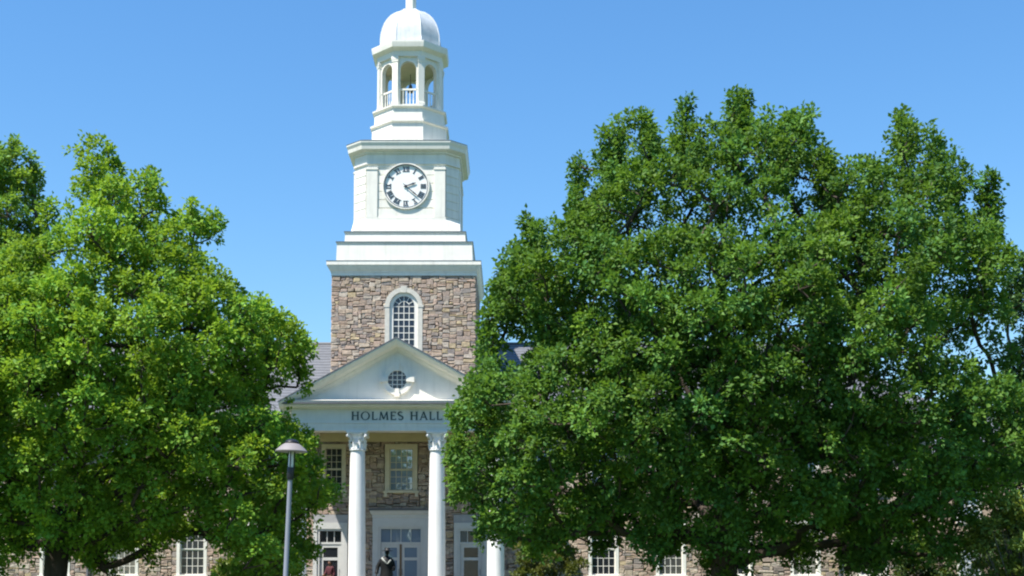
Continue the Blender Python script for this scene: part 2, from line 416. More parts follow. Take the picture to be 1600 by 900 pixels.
# --- clock stage
CH = 2.74
stage = MB()
stage.loft([chamf(CH + .06, .06, 19.58), chamf(CH + .06, .12, 19.70), chamf(CH + .02, .70, 20.28), chamf(CH + .02, .70, 20.40)])
stage.loft([chamf(CH - .10, .70, 20.38), chamf(CH - .10, .70, 24.0)])
stage = stage.build('clock_stage', M['white'], hall)
yF = TA - CH
for face in range(4):
    rz = face * PI / 2
    def put(mb, name, m, **k):
        # rotate about the tower axis
        c, s_ = math.cos(rz), math.sin(rz)
        mb.v = [((x) * c - (y - TA) * s_, (x) * s_ + (y - TA) * c + TA, z) for x, y, z in mb.v]
        return mb.build(name, m, stage, **k)
    for sx in (-1, 1):
        a, b = sorted((sx * 1.46, sx * 2.03))
        put(MB().box(a, b, yF - .02, yF + .2, 20.4, 23.02), 'pilaster', M['white'], bevel=.01)
        put(MB().box(a - .02, b + .02, yF - .05, yF + .2, 22.90, 23.0), 'pilaster_cap', M['white'])
        # chamfer boards
        for k in range(6):
            z0 = 20.42 + k * .43
            cx, cy = sx * (CH - .35), TA - (CH - .35)
            w = .44; d = Vector((sx * .7071, -.7071, 0)); tt = Vector((.7071, sx * .7071, 0))
            c0 = Vector((cx, cy, 0)) - d * 0.0
            mb = MB()
            pts = [c0 - tt * w - d * .12, c0 + tt * w - d * .12, c0 + tt * w, c0 - tt * w]
            i1, i2 = c0 + tt * (w) - d * .03, c0 - tt * (w) - d * .03
            # board with a bevelled lower edge
            lo = [pts[0], pts[1], i1, i2]; hi = [pts[0], pts[1], pts[2], pts[3]]
            mb.loft([[(p.x, p.y, z0) for p in lo], [(p.x, p.y, z0 + .05) for p in hi], [(p.x, p.y, z0 + .425) for p in hi]])
            if sx > 0: put(mb, 'board', M['white'])
    for k in range(5):
        z0 = 20.90 + k * .43
        mb = MB(); y1 = yF + .055
        mb.loft([[(-1.46, y1 + .03, z0), (1.46, y1 + .03, z0), (1.46, yF + .2, z0), (-1.46, yF + .2, z0)], [(-1.46, y1, z0 + .04), (1.46, y1, z0 + .04), (1.46, yF + .2, z0 + .04), (-1.46, yF + .2, z0 + .04)],
                 [(-1.46, y1, z0 + .425), (1.46, y1, z0 + .425), (1.46, yF + .2, z0 + .425), (-1.46, yF + .2, z0 + .425)]])
        put(mb, 'board', M['white'])
    put(MB().box(-1.46, 1.46, yF + .03, yF + .2, 20.4, 20.86), 'apron_panel', M['white'], bevel=.01)
MB().loft([chamf(CH - .03, .70, 23.02), chamf(CH - .03, .70, 23.16), chamf(CH + .03, .70, 23.18), chamf(CH + .03, .70, 23.26), chamf(CH - .01, .70, 23.28), chamf(CH - .01, .70, 23.72)]).build('frieze', M['white'], stage)
cc = MB().loft([chamf(CH + .05, .72, 23.725), chamf(CH + .07, .73, 23.80), chamf(CH + .30, .80, 23.90), chamf(CH + .33, .81, 24.08), chamf(CH + .385, .82, 24.22), chamf(CH + .39, .82, 24.31), chamf(CH + .1, .72, 24.42), chamf(2.0, .6, 24.44)]).build('stage_cornice', M['white'], hall)
MB().loft([chamf(CH + .40, .825, 24.305), chamf(CH + .40, .825, 24.33), chamf(CH + .1, .72, 24.445), chamf(CH + .1, .72, 24.43)]).build('flashing_or_shade_strip', M['lead'], cc)

# --- clock
CZ, CR = 22.04, 1.13
circ = lambda r, n=48: [(r * math.cos(2 * PI * i / n), r * math.sin(2 * PI * i / n)) for i in range(n)]
clock = MB().prism(circ(CR - .01), 0.02, 0.06).build('clock_dial', M['clock_white'], hall, (0, yF, CZ))
MB().ring(circ(CR + .012), circ(CR - .016), -0.065, 0.065).build('rim', M['navy'], clock)
MB().ring(circ(CR + .085), circ(CR + .017), -0.06, 0.065).build('bezel', M['white'], clock)
def numeral(txt):
    mb = MB(); x = 0; H, sw, gap = .27, .05, .035; parts = []
    for ch in txt:
        if ch == 'I': parts.append((x, [[(0, 0), (sw, 0), (sw, H), (0, H)]])); x += sw + gap
        elif ch == 'V':
            w = .15; parts.append((x, [[(0, H), (w / 2 - .015, 0), (w / 2 + .02, 0), (sw + .01, H)], [(w - .025, H), (w / 2 - .005, 0), (w / 2 + .02, 0), (w, H)]])); x += w + gap
        elif ch == 'X':
            w = .16; parts.append((x, [[(0, H), (w - sw, 0), (w, 0), (sw, H)], [(w - .025, H), (0, 0), (.025, 0), (w, H)]])); x += w + gap
    W = x - gap
    for n_, (ox, pl) in enumerate(parts):
        for q, p in enumerate(pl):
            mb.prism([(a + ox - W / 2, b) for a, b in p], -.012 - .001 * q - .0005 * n_, .02)
    if len(txt) > 0:
        for zz in (0, H - .022): mb.box(-W / 2 - .02, W / 2 + .02, -.0105, .02, zz, zz + .022)
    return mb
for h, txt in enumerate(['XII', 'I', 'II', 'III', 'IIII', 'V', 'VI', 'VII', 'VIII', 'IX', 'X', 'XI']):
    a = -2 * PI * h / 12; mb = numeral(txt)
    c, s_ = math.cos(a), math.sin(a)
    mb.v = [(x * c - (z + CR - .37) * s_, y, x * s_ + (z + CR - .37) * c) for x, y, z in mb.v]
    mb.build('numeral', M['navy'], clock, (0, .015, 0))
def hand(name, L, w, ang, y):
    mb = MB().prism([(-w * .6, -.22 * L), (w * .6, -.22 * L), (w, L * .55), (w * 1.5, L * .7), (0.004, L), (-.004, L), (-w * 1.5, L * .7), (-w, L * .55)], 0, .02)
    mb.prism(circ(w * 2.0, 14), -.006, .022)
    c, s_ = math.cos(-ang), math.sin(-ang)
    mb.v = [(x * c - z * s_, yy, x * s_ + z * c) for x, yy, z in mb.v]
    mb.build(name, M['navy'], clock, (0, y, 0))
hand('hour_hand', .56, .034, math.radians(71), -.03)
hand('minute_hand', .84, .026, math.radians(131), -.06)

# --- lantern
lan = MB().loft([octa(2.0, 24.4), octa(1.96, 25.662), octa(1.92, 25.709)]).build('lantern', M['white'], hall)
MB().loft([octa(1.95, 25.635), octa(2.06, 25.709), octa(2.06, 25.802), octa(1.86, 25.878)]).build('base_moulding', M['white'], lan)
MB().loft([octa(1.86, 25.849), octa(1.84, 26.476)]).build('pedestal', M['white'], lan)
MB().loft([octa(1.86, 26.476), octa(1.95, 26.55), octa(1.95, 26.625), octa(1.7, 26.7), octa(1.2, 26.709)]).build('sill_moulding', M['white'], lan)
LA, ZB, ZS, ZT, OW = 1.66, 26.682, 28.654, 29.355, 0.42
hwf = LA * math.tan(PI / 8)
for k in range(8):
    a = k * PI / 4 - PI / 2
    def place(mb, name, m, **kw):
        c, s_ = math.cos(a + PI / 2), math.sin(a + PI / 2)
        mb.v = [(x * c - y * s_, x * s_ + y * c + TA, z) for x, y, z in mb.v]
        return mb.build(name, m, lan, **kw)
    mb = MB()
    y0, y1 = -LA + .06, -LA + .28
    mb.box(-hwf + .1, -OW, y0, y1, ZB, ZS); mb.box(OW, hwf - .1, y0, y1, ZB, ZS)
    top = arc(0, ZS, OW, 0, PI, 14); out = [(hwf - .1, ZS)] + [((hwf - .1) * math.cos(PI * i / 14) / max(abs(math.cos(PI * i / 14)), abs(math.sin(PI * i / 14))), ZS + (ZT - ZS) * math.sin(PI * i / 14) / max(abs(math.cos(PI * i / 14)), abs(math.sin(PI * i / 14)))) for i in range(1, 14)] + [(-hwf + .1, ZS)]
    mb.ring(out, top, y0, y1, False)
    place(mb, 'arch_panel', M['white'])
    place(MB().ring([(OW + .07, ZB + .9)] + arc(0, ZS, OW + .07, 0, PI, 14) + [(-OW - .07, ZB + .9)], [(OW, ZB + .9)] + arc(0, ZS, OW, 0, PI, 14) + [(-OW, ZB + .9)], y0 - .03, y0 + .02, False), 'archivolt', M['white'])
    place(MB().box(-OW, OW, y0 + .06, y0 + .14, ZB + .86, ZB + .95), 'top_rail', M['white'])
    place(MB().box(-OW, OW, y0 + .06, y0 + .14, ZB + .05, ZB + .12), 'bottom_rail', M['white'])
    for q in range(4):
        bb = MB().lathe([(.02, ZB + .12), (.035, ZB + .3), (.02, ZB + .5), (.03, ZB + .7), (.02, ZB + .86)], -.27 + q * .18, y0 + .1, 6)
        place(bb, 'baluster', M['white'], smooth=40)
    # pillar on the corner between this side and the next
    b = a + PI / 8; rr = LA / math.cos(PI / 8)
    mb = MB(); pc = [(-.17, -.15), (.17, -.15), (.17, .15), (-.17, .15)]
    def pr(sc, z): return [((rr - .13) * math.cos(b) + (x * sc) * -math.sin(b) + (-y * sc) * math.cos(b), (rr - .13) * math.sin(b) + (x * sc) * math.cos(b) + (-y * sc) * math.sin(b) + TA, z) for x, y in pc]
    mb.loft([pr(1.15, ZB - .02), pr(1.15, ZB + .16), pr(1, ZB + .2), pr(.95, 29), pr(1.1, 29.038), pr(1.1, 29.094), pr(1.2, 29.169), pr(1.2, 29.337)])
    mb.build('pillar', M['white'], lan)
MB().loft([octa(1.42, 29.144), octa(1.42, 29.198)]).build('ceiling', M['ochre'], lan)
MB().loft([octa(1.60, 26.705), octa(1.60, 26.737)]).build('floor_deck', M['lead'], lan)
lc = MB().loft([octa(1.72, 29.318), octa(1.74, 29.589), octa(1.80, 29.626), octa(1.98, 29.73), octa(2.0, 29.842), octa(2.02, 29.973), octa(2.02, 30.057), octa(1.66, 30.197)]).build('lantern_cornice', M['white'], hall)
MB().tube([(0, TA, 28.981), (0, TA, 28.42)], .02, 6).build('bell_rod', M['black'], lan)
MB().lathe([(.03, 28.42), (.07, 28.40), (.10, 28.30), (.115, 28.15), (.16, 28.0), (.155, 27.99)], 0, TA, 16).build('bell', M['lead'], lan, smooth=40)
# --- dome and finial
prof = [(1.66, 30.12), (1.66, 30.20), (1.575, 30.24), (1.58, 30.60), (1.555, 30.92), (1.48, 31.26), (1.37, 31.57), (1.21, 31.85), (1.0, 32.09), (.74, 32.28), (.45, 32.40), (.30, 32.44)]
dome = MB().loft([octa(a, z) for a, z in prof]).build('dome', M['dome'], hall, smooth=30)
for k in range(8):
    b = PI / 8 + k * PI / 4
    MB().tube([(a / math.cos(PI / 8) * math.cos(b), a / math.cos(PI / 8) * math.sin(b) + TA, z) for a, z in prof[1:]], .03, 5).build('seam', M['dome'], dome, smooth=60)
MB().loft([octa(.34, 32.38), octa(.27, 32.46), octa(.27, 33.2), octa(.36, 33.28), octa(.36, 33.38), octa(.2, 33.5)]).build('finial', M['white'], dome)
MB().lathe([(.06, 33.5), (.1, 33.55), (.22, 33.72), (.22, 33.85), (.1, 34.02), (.05, 34.1), (.045, 35.2), (.015, 36.2)], 0, TA, 14).build('spire', M['white'], dome, smooth=40)

# --- main block walls
HX = 26.1
GW_L = [-6.75 - .05, -10.25, -13.6, -16.95, -20.3, -23.65]; GW_R = [6.7, 9.95, 13.25, 16.55, 19.85, 23.15]
gw, gz0, gz1 = .74, 2.05, 4.72      # ground floor windows: half width of casing, sill, head
uw, uz0, uz1 = .72, 6.15, 8.55
openings = []
for x in GW_L + GW_R: openings += [(x - gw, x + gw, gz0 - .1, gz1), (x - uw, x + uw, uz0 - .1, uz1)]
openings += [(-.80, .80, 6.10, 8.52), (-3.33 - .6, -3.33 + .6, 6.10, 8.52), (3.33 - .6, 3.33 + .6, 6.10, 8.52)]
openings += [(-1.38, 1.38, 1.0, 5.25), (-3.45 - .86, -3.45 + .86, 1.0, 5.05), (3.45 - .86, 3.45 + .86, 1.0, 5.05)]
wall = MB().box(-HX + .2, HX - .2, .25, 11.6, 0, 9.9).build('main_wall', M['mortar'], hall)
def facade_block(u, z):
    for a, b, c, d in openings:
        if a < u < b and c < z < d: return True
    return False
bl, rg = pack(-HX, HX, 0.3, 9.46, facade_block, 21)
stone_field(bl, rg, lambda u, d, z: (u, d, z), wall, 'facade_stones', thick=.3)
for sgn in (-1, 1):
    bl, rg = pack(.02, 11.6, 0.3, 9.46, lambda u, z: False, 31 + sgn, .16, .11)
    stone_field(bl, rg, (lambda u, d, z: (HX - d, u, z)) if sgn > 0 else (lambda u, d, z: (-HX + d, u, z)), wall, 'end_stones', thick=.3)
MB().box(-HX - .06, HX + .06, -.06, 11.7, 0, .3).build('plinth', M['grey_stone'], hall)

# --- hipped slate roof with boxed eaves
for sgn in (-1, 1):
    a, b = (5.32, HX + .75) if sgn > 0 else (-HX - .75, -5.32)
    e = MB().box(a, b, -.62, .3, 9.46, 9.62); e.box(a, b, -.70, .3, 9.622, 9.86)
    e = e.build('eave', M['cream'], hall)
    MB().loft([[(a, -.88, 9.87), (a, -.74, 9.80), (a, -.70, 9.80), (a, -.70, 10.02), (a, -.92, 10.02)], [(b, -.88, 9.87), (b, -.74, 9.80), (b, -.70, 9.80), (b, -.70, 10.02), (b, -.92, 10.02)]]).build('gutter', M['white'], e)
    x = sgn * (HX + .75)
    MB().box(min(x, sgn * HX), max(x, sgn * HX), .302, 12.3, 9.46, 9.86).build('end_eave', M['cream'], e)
E0, RZ = HX + .8, 14.45
rv = [(-E0, -.75, 10.02), (E0, -.75, 10.02), (E0, 12.4, 10.02), (-E0, 12.4, 10.02), (-E0 + 5.5, 5.4, RZ), (E0 - 5.5, 5.4, RZ)]
roof = MB().add(rv, [(0, 1, 5, 4), (1, 2, 5), (2, 3, 4, 5), (3, 0, 4), (0, 3, 2, 1)]).build('roof', M['slate'], hall)
MB().tube([(-E0 + 5.5, 5.4, RZ + .02), (E0 - 5.5, 5.4, RZ + .02)], .09, 6).build('ridge_cap', M['lead'], roof)
# slate courses: thin overlapping strips on the front slope
sl_ = MB(); n_c = 24
for k in range(n_c):
    t0, t1 = k / n_c, (k + 1.0) / n_c
    ya, yb = -.75 + 6.15 * t0, -.75 + 6.15 * t1; za, zb = 10.03 + (RZ - 10.02) * t0, 10.03 + (RZ - 10.02) * t1
    ia, ib = 5.5 * t0, 5.5 * t1
    sl_.add([(-E0 + ia, ya, za + .03), (E0 - ia, ya, za + .03), (E0 - ib, yb, zb + .004), (-E0 + ib, yb, zb + .004), (-E0 + ia, ya, za), (E0 - ia, ya, za)], [(0, 1, 2, 3), (4, 5, 1, 0)])
sl_.build('slate_courses', M['slate'], roof)['kind'] = 'stuff'

# --- windows
_cache = {}
def window(x, z0, z1, hw, cols, rows, cw=.14, panes=True, m_glass='glass', m_trim='white', brackets=False, seed=0):
    """sash window: casing (part), sash bars, sill, panes; window origin at the sill centre on the wall face"""
    key = (z1 - z0, hw, cols, rows, cw, m_trim, brackets)
    h = z1 - z0
    if key not in _cache:
        c = MB().ring([(-hw, 0), (hw, 0), (hw, h), (-hw, h)], [(-hw + cw, .02), (hw - cw, .02), (hw - cw, h - cw), (-hw + cw, h - cw)], -.045, .24).mesh('window')
        c.materials.append(M[m_trim])
        b = MB(); gx, gz = hw - cw, h - cw; g0 = .02
        mid = g0 + (gz - g0) / 2
        for (za, zb, y) in ((mid, gz, .12), (g0, mid, .155)):
            b.ring([(-gx, za), (gx, za), (gx, zb), (-gx, zb)], [(-gx + .05, za + .045), (gx - .05, za + .045), (gx - .05, zb - .045), (-gx + .05, zb - .045)], y, y + .04)
            for i in range(1, cols):
                xx = -gx + .05 + (2 * gx - .1) * i / cols; b.box(xx - .013, xx + .013, y + .005, y + .035, za + .045, zb - .045)
            for j in range(1, rows // 2):
                zz = za + .045 + (zb - za - .09) * j / (rows // 2); b.box(-gx + .05, gx - .05, y + .007, y + .033, zz - .013, zz + .013)
        b = b.mesh('sash_bars'); b.materials.append(M[m_trim])
        s_ = MB().box(-hw - .08, hw + .08, -.12, .2, -.11, -.002)
        if brackets:
            for sx in (-1, 1): s_.box(sx * (hw - .04) - .07, sx * (hw - .04) + .07, -.09, .1, -.30, -.112)
        s_ = s_.mesh('sill'); s_.materials.append(M[m_trim])
        pm = MB()
        gw_, gh_ = (2 * gx - .1) / cols, (mid - g0 - .09) / (rows // 2)
        pm = MB().add([(-gw_ / 2, 0, 0), (gw_ / 2, 0, 0), (gw_ / 2, 0, gh_), (-gw_ / 2, 0, gh_)], [(0, 1, 2, 3)])
        pms = {}
        big = MB().add([(-gx, .16, mid), (gx, .16, mid), (gx, .16, gz), (-gx, .16, gz)], [(0, 1, 2, 3)]).add([(-gx, .19, g0), (gx, .19, g0), (gx, .19, mid), (-gx, .19, mid)], [(0, 1, 2, 3)])
        _cache[key] = (c, b, s_, pm, big, gx, g0, mid, gz, gw_, gh_, pms)
    c, b, s_, pm, big, gx, g0, mid, gz, gw_, gh_, pms = _cache[key]
    o = link('window', c, None, hall, (x, 0, z0))
    link('sash_bars', b, None, o); link('sill', s_, None, o)
    if m_glass not in pms:
        p_ = pm.mesh('pane'); p_.materials.append(M[m_glass]); g_ = big.mesh('sash_pane'); g_.materials.append(M[m_glass]); pms[m_glass] = (p_, g_)
    rr = random.Random(seed + int(x * 100))
    if panes:
        for (za, y) in ((mid, .135), (g0, .17)):
            for i in range(cols):
                for j in range(rows // 2):
                    link('pane', pms[m_glass][0], None, o, (-gx + .05 + gw_ * (i + .5), y, za + .045 + gh_ * j), (rr.uniform(-.012, .012), 0, rr.uniform(-.012, .012)))
    else:
        link('sash_pane', pms[m_glass][1], None, o)
    return o
for x in GW_L + GW_R:
    near = x in (GW_L[1], GW_L[2], GW_R[1], GW_R[2], GW_R[4], GW_R[5])
    window(x, gz0, gz1, gw, 4, 6, .15, near, 'glass_mid' if x in (GW_L[2], GW_R[2], GW_R[4]) else 'glass')
    window(x, uz0, uz1, uw, 4, 6, .15, False, 'glass_blue')
window(0, 6.2, 8.5, .80, 4, 6, .22, True, 'glass_blue', 'trim', True)
for sx in (-1, 1): window(sx * 3.33, 6.2, 8.5, .60, 3, 6, .18, True, 'glass', 'trim', True)

# --- portico
PX = 0.10                                   # portico axis
FZ = 1.10                                   # porch floor
porch = MB().box(PX - 5.7, PX + 5.7, -4.5, -.001, 0.003, FZ).build('porch', M['paving'], hall)
for k in range(6):
    MB().box(PX - 4.0, PX + 4.0, -4.5 - .34 * (k + 1), -4.5 - .34 * k - .001, .003, FZ - .157 * (k + 1)).build('step', M['paving'], porch)
for sx in (-1, 1): MB().box(PX + sx * 4.6 - .55, PX + sx * 4.6 + .55, -6.6, -4.502, .003, FZ - .1).build('cheek_wall', M['limestone'], porch)
CT = 8.74; CAP0 = 7.84
def column_mesh():
    mb = MB(); pr = []
    for i in range(13):
        t = i / 12; r = .405 - .065 * (t ** 1.8); pr.append((r, FZ + .42 + t * (CAP0 - FZ - .42 - .02)))
    mb.lathe([(.42, FZ + .38)] + pr, 0, 0, 40); return mb
sh = column_mesh().mesh('column', 30); sh.materials.append(M['column_white'])
bs = MB().lathe([(.56, FZ + .14), (.575, FZ + .19), (.56, FZ + .245), (.48, FZ + .26), (.455, FZ + .29), (.49, FZ + .31), (.50, FZ + .345), (.49, FZ + .38), (.42, FZ + .385)], 0, 0, 40)
bs.box(-.60, .60, -.60, .60, FZ + .002, FZ + .14); bs = bs.mesh('base', 30); bs.materials.append(M['column_white'])
def capital_mesh():
    mb = MB()
    mb.lathe([(.345, CAP0 - .02), (.395, CAP0), (.40, CAP0 + .035), (.36, CAP0 + .06), (.335, CAP0 + .08)], 0, 0, 32)
    mb.lathe([(.33, CAP0 + .06), (.325, CAP0 + .35), (.34, CAP0 + .55), (.40, CAP0 + .70), (.47, CAP0 + .77)], 0, 0, 24)
    def leaf(a, z0, h, r0, out, w):
        prs = []
        for i in range(6):
            t = i / 5; r = r0 + .015 + out * (t ** 2.5); z = z0 + h * (t if t < .85 else .85 + (t - .85) * -.35); ww = w * (1 - .25 * t) if t < .9 else w * .45
            prs.append((r + .03 * (1 - t), z, ww))
        vs, fs = [], []
        for r, z, ww in prs:
            for q, dr in ((-1, -.03), (0, .02), (1, -.03)):
                an = a + q * ww / r; vs.append(((r + dr) * math.cos(an), (r + dr) * math.sin(an), z))
        for i in range(5):
            for q in (0, 1): fs.append((i * 3 + q, i * 3 + q + 1, i * 3 + q + 4, i * 3 + q + 3))
        mb.add(vs, fs)
    for k in range(8): leaf(k * PI / 4, CAP0 + .06, .32, .34, .13, .12)
    for k in range(8): leaf((k + .5) * PI / 4, CAP0 + .08, .52, .34, .15, .115)
    for k in range(4):
        a = PI / 4 + k * PI / 2; d = Vector((math.cos(a), math.sin(a), 0)); n_ = Vector((-math.sin(a), math.cos(a), 0))
        pts = [d * .38 + Vector((0, 0, CAP0 + .42)), d * .44 + Vector((0, 0, CAP0 + .62)), d * .55 + Vector((0, 0, CAP0 + .735))]
        mb.tube(pts, [.05, .05, .05], 6)
        c0 = d * .58 + Vector((0, 0, CAP0 + .68))
        mb.tube([c0 - n_ * .06, c0 + n_ * .06], .075, 12)
    # concave abacus
    out = []
    for k in range(4):
        a = PI / 4 + k * PI / 2; a2 = a + PI / 2
        p0 = Vector((math.cos(a), math.sin(a))) * .70; p1 = Vector((math.cos(a2), math.sin(a2))) * .70
        for i in range(6):
            t = i / 6; q = p0.lerp(p1, t); out.append(q * (1 - .09 * math.sin(PI * t)))
    mb.loft([[(p.x * s_, p.y * s_, z) for p in out] for s_, z in ((.93, CAP0 + .77), (.97, CAP0 + .83), (1, CAP0 + .84), (1, CT - .004))])
    return mb
cp = capital_mesh().mesh('capital', 35); cp.materials.append(M['column_white'])
for x in (-4.6, -1.86, 1.86, 4.6):
    o = link('column', sh, None, hall, (PX + x, -3.4, 0)); link('base', bs, None, o); link('capital', cp, None, o)
# entablature: front and side beams, each architrave + frieze + bed moulding
FH = 4.9
ent = MB()
ent.box(PX - FH, PX + FH, -3.82, -3.0, CT, CT + .17); ent.box(PX - FH - .02, PX + FH + .02, -3.84, -2.99, CT + .171, CT + .34)
ent.box(PX - FH - .06, PX + FH + .06, -3.88, -2.98, CT + .341, CT + .40); ent.box(PX - FH, PX + FH, -3.82, -3.0, CT + .401, 9.72)
for sx in (-1, 1):
    a, b = sorted((PX + sx * FH, PX + sx * (FH - .8)))
    ent.box(a, b, -2.978, -.05, CT + .001, 9.72)
ent = ent.build('entablature', M['white'], hall)
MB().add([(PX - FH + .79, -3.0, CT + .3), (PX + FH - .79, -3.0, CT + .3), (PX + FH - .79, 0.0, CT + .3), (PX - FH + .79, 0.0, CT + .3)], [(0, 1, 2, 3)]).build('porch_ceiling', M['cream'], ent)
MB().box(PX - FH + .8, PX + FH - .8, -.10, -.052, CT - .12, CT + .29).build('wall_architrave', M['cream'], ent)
def hprof(x):  # horizontal cornice profile swept to the corners
    return x
hc = MB()
rings = []
for o_, z in ((.0, 9.721), (.05, 9.76), (.08, 9.80), (.42, 9.86), (.44, 9.93), (.52, 10.03), (.53, 10.07), (.35, 10.14), (-.02, 10.18)):
    rings.append([(PX - FH - o_, -3.82 - o_, z), (PX + FH + o_, -3.82 - o_, z), (PX + FH + o_, -.055, z), (PX - FH - o_, -.055, z)])
hc = hc.loft(rings).build('horizontal_cornice', M['white'], hall)
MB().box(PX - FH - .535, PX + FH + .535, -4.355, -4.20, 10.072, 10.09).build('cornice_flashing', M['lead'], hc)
MB().box(PX - FH - .53, PX + FH + .53, -4.352, -4.28, 9.93, 10.0).build('dark_edge_strip', M['lead'], hc)  # thin dark strip along the front of the cornice
# tympanum, raking cornices, gable roof
SLP = .548
def rake_z(x, top): return top - abs(x) * SLP
ty = MB().prism([(PX - 4.7, 10.14), (PX + 4.7, 10.14), (PX, 10.14 + 4.7 * SLP)], -3.66, -3.4).build('pediment', M['white'], hall)
WE = 5.42; AP = 12.98
for sx in (-1, 1):
    rk = MB()
    # profile (d = outward from tympanum plane, v = vertical offset below the top line) swept along the slope
    pro = [(-.3, 0), (.76, 0), (.76, -.05), (.72, -.10), (.60, -.22), (.55, -.26), (.18, -.30), (.14, -.38), (.06, -.46), (.03, -.54), (-.3, -.54)]
    r0 = [(PX, -3.66 - d, AP + v) for d, v in pro]; r1 = [(PX + sx * WE, -3.66 - d, AP - WE * SLP + v) for d, v in pro]
    rk.loft([r0, r1]); rk.build('raking_cornice', M['white'], ty)
    th = .05
    gv = [(PX, -4.46, AP + .012), (PX + sx * (WE + .03), -4.46, AP - (WE + .03) * SLP + .012), (PX + sx * (WE + .03), 1.0, AP - (WE + .03) * SLP + .012), (PX, 1.0, AP + .012)]
    MB().add(gv + [(x, y, z + th) for x, y, z in gv], [(0, 1, 2, 3), (4, 5, 6, 7), (0, 1, 5, 4), (1, 2, 6, 5), (2, 3, 7, 6), (3, 0, 4, 7)]).build('gable_slope', M['slate'], roof)
# oculus
oc = MB().ring(circ(.66, 40), circ(.44, 40), -.10, .02).build('oculus', M['white'], ty, (PX, -3.66, 11.14))
MB().ring(circ(.71, 40), circ(.63, 40), -.125, .02).build('oculus_moulding', M['white'], oc)
for k in range(4):
    a = PI / 2 * k; c, s_ = math.cos(a), math.sin(a)
    q = [(.42, -.09), (.80, -.125), (.80, .125), (.42, .09)]
    MB().prism([(x * c - z * s_, x * s_ + z * c) for x, z in q], -.20, .02).build('keystone', M['white'], oc)
b_ = MB()
for d in (-.22, 0, .22):
    L_ = math.sqrt(.44 ** 2 - d * d); b_.box(d - .014, d + .014, -.05, -.02, -L_, L_); b_.box(-L_, L_, -.052, -.022, d - .014, d + .014)
b_.build('muntins', M['white'], oc)
for i in range(4):
    for j in range(4):
        x0, z0 = -.44 + i * .22, -.44 + j * .22
        pts = []
        for xx, zz in ((x0, z0), (x0 + .22, z0), (x0 + .22, z0 + .22), (x0, z0 + .22)):
            r_ = math.hypot(xx, zz); k_ = min(1, .45 / r_) if r_ > 0 else 1; pts.append((xx * k_, -.012, zz * k_))
        MB().add(pts, [(0, 1, 2, 3)]).build('pane', M['glass'], oc)
# lettering on the frieze
def stroke(mb, pts, w, y0, y1):
    pts = [Vector(p) for p in pts]; L_, R_ = [], []
    for i, p in enumerate(pts):
        d = (pts[min(i + 1, len(pts) - 1)] - pts[max(i - 1, 0)]).normalized(); n_ = Vector((-d.y, d.x))
        ww = w[i] if hasattr(w, '__len__') else w
        L_.append(p + n_ * ww / 2); R_.append(p - n_ * ww / 2)
    mb.ring([tuple(p) for p in L_], [tuple(p) for p in R_], y0, y1, False)
def glyph(ch):
    mb = MB(); T, N = .15, .085; e = [0]
    def st_(pts, w):
        e[0] += 1; stroke(mb, pts, w, -.02 - .0012 * e[0], .03)
    def serif(x, z): st_([(x - .12, z), (x + .12, z)], .06)
    W = .7
    if ch == 'H':
        W = .80; st_([(.14, 0), (.14, 1)], T); st_([(.66, 0), (.66, 1)], T); st_([(.14, .52), (.66, .52)], N)
        for x in (.14, .66): serif(x, .03); serif(x, .97)
    elif ch == 'L':
        W = .60; st_([(.14, 0), (.14, 1)], T); st_([(.14, .045), (.56, .045)], N); st_([(.54, .0), (.56, .22)], .06); serif(.14, .97)
    elif ch == 'E':
        W = .62; st_([(.14, 0), (.14, 1)], T)
        for z, x in ((.045, .58), (.52, .48), (.955, .55)): st_([(.1, z), (x, z)], N)
        st_([(.56, 0), (.58, .2)], .06); st_([(.55, 1), (.55, .8)], .06)
    elif ch == 'A':
        W = .84; st_([(.10, 0), (.42, 1)], .085); st_([(.42, 1), (.74, 0)], T); st_([(.2, .33), (.62, .33)], .075); serif(.1, .03); serif(.74, .03)
    elif ch == 'M':
        W = 1.0; st_([(.12, 0), (.2, 1)], .085); st_([(.2, 1), (.5, .08)], T); st_([(.5, .08), (.8, 1)], .085); st_([(.8, 1), (.88, 0)], T); serif(.12, .03); serif(.88, .03)
    elif ch == 'O':
        W = .96; n_ = 28; o_, i_ = [], []
        for k in range(n_):
            a = 2 * PI * k / n_; o_.append((.48 + .46 * math.cos(a), .5 + .52 * math.sin(a))); i_.append((.48 + .31 * math.cos(a), .5 + .45 * math.sin(a)))
        mb.ring(o_, i_, -.02, .03)
    elif ch == 'S':
        W = .58; p_ = arc(.28, .76, .21, math.radians(25), math.radians(245), 10) + arc(.30, .26, .23, math.radians(75), math.radians(-155), 10)
        st_(p_, [.07 + .09 * math.sin(PI * i / (len(p_) - 1)) for i in range(len(p_))])
    return mb, W
txt = 'HOLMES HALL'; widths = [glyph(c)[1] + .13 if c != ' ' else .55 for c in txt]
LH = .385; total = 4.30; k_ = total / (sum(widths) * LH); xx = PX - total / 2
for c, w in zip(txt, widths):
    if c != ' ':
        mb, _ = glyph(c); mb.v = [(x * LH * k_, y, z * LH) for x, y, z in mb.v]
        mb.build('letter', M['letter'], ent, (xx + .03, -3.835, 9.24))
    xx += w * LH * k_

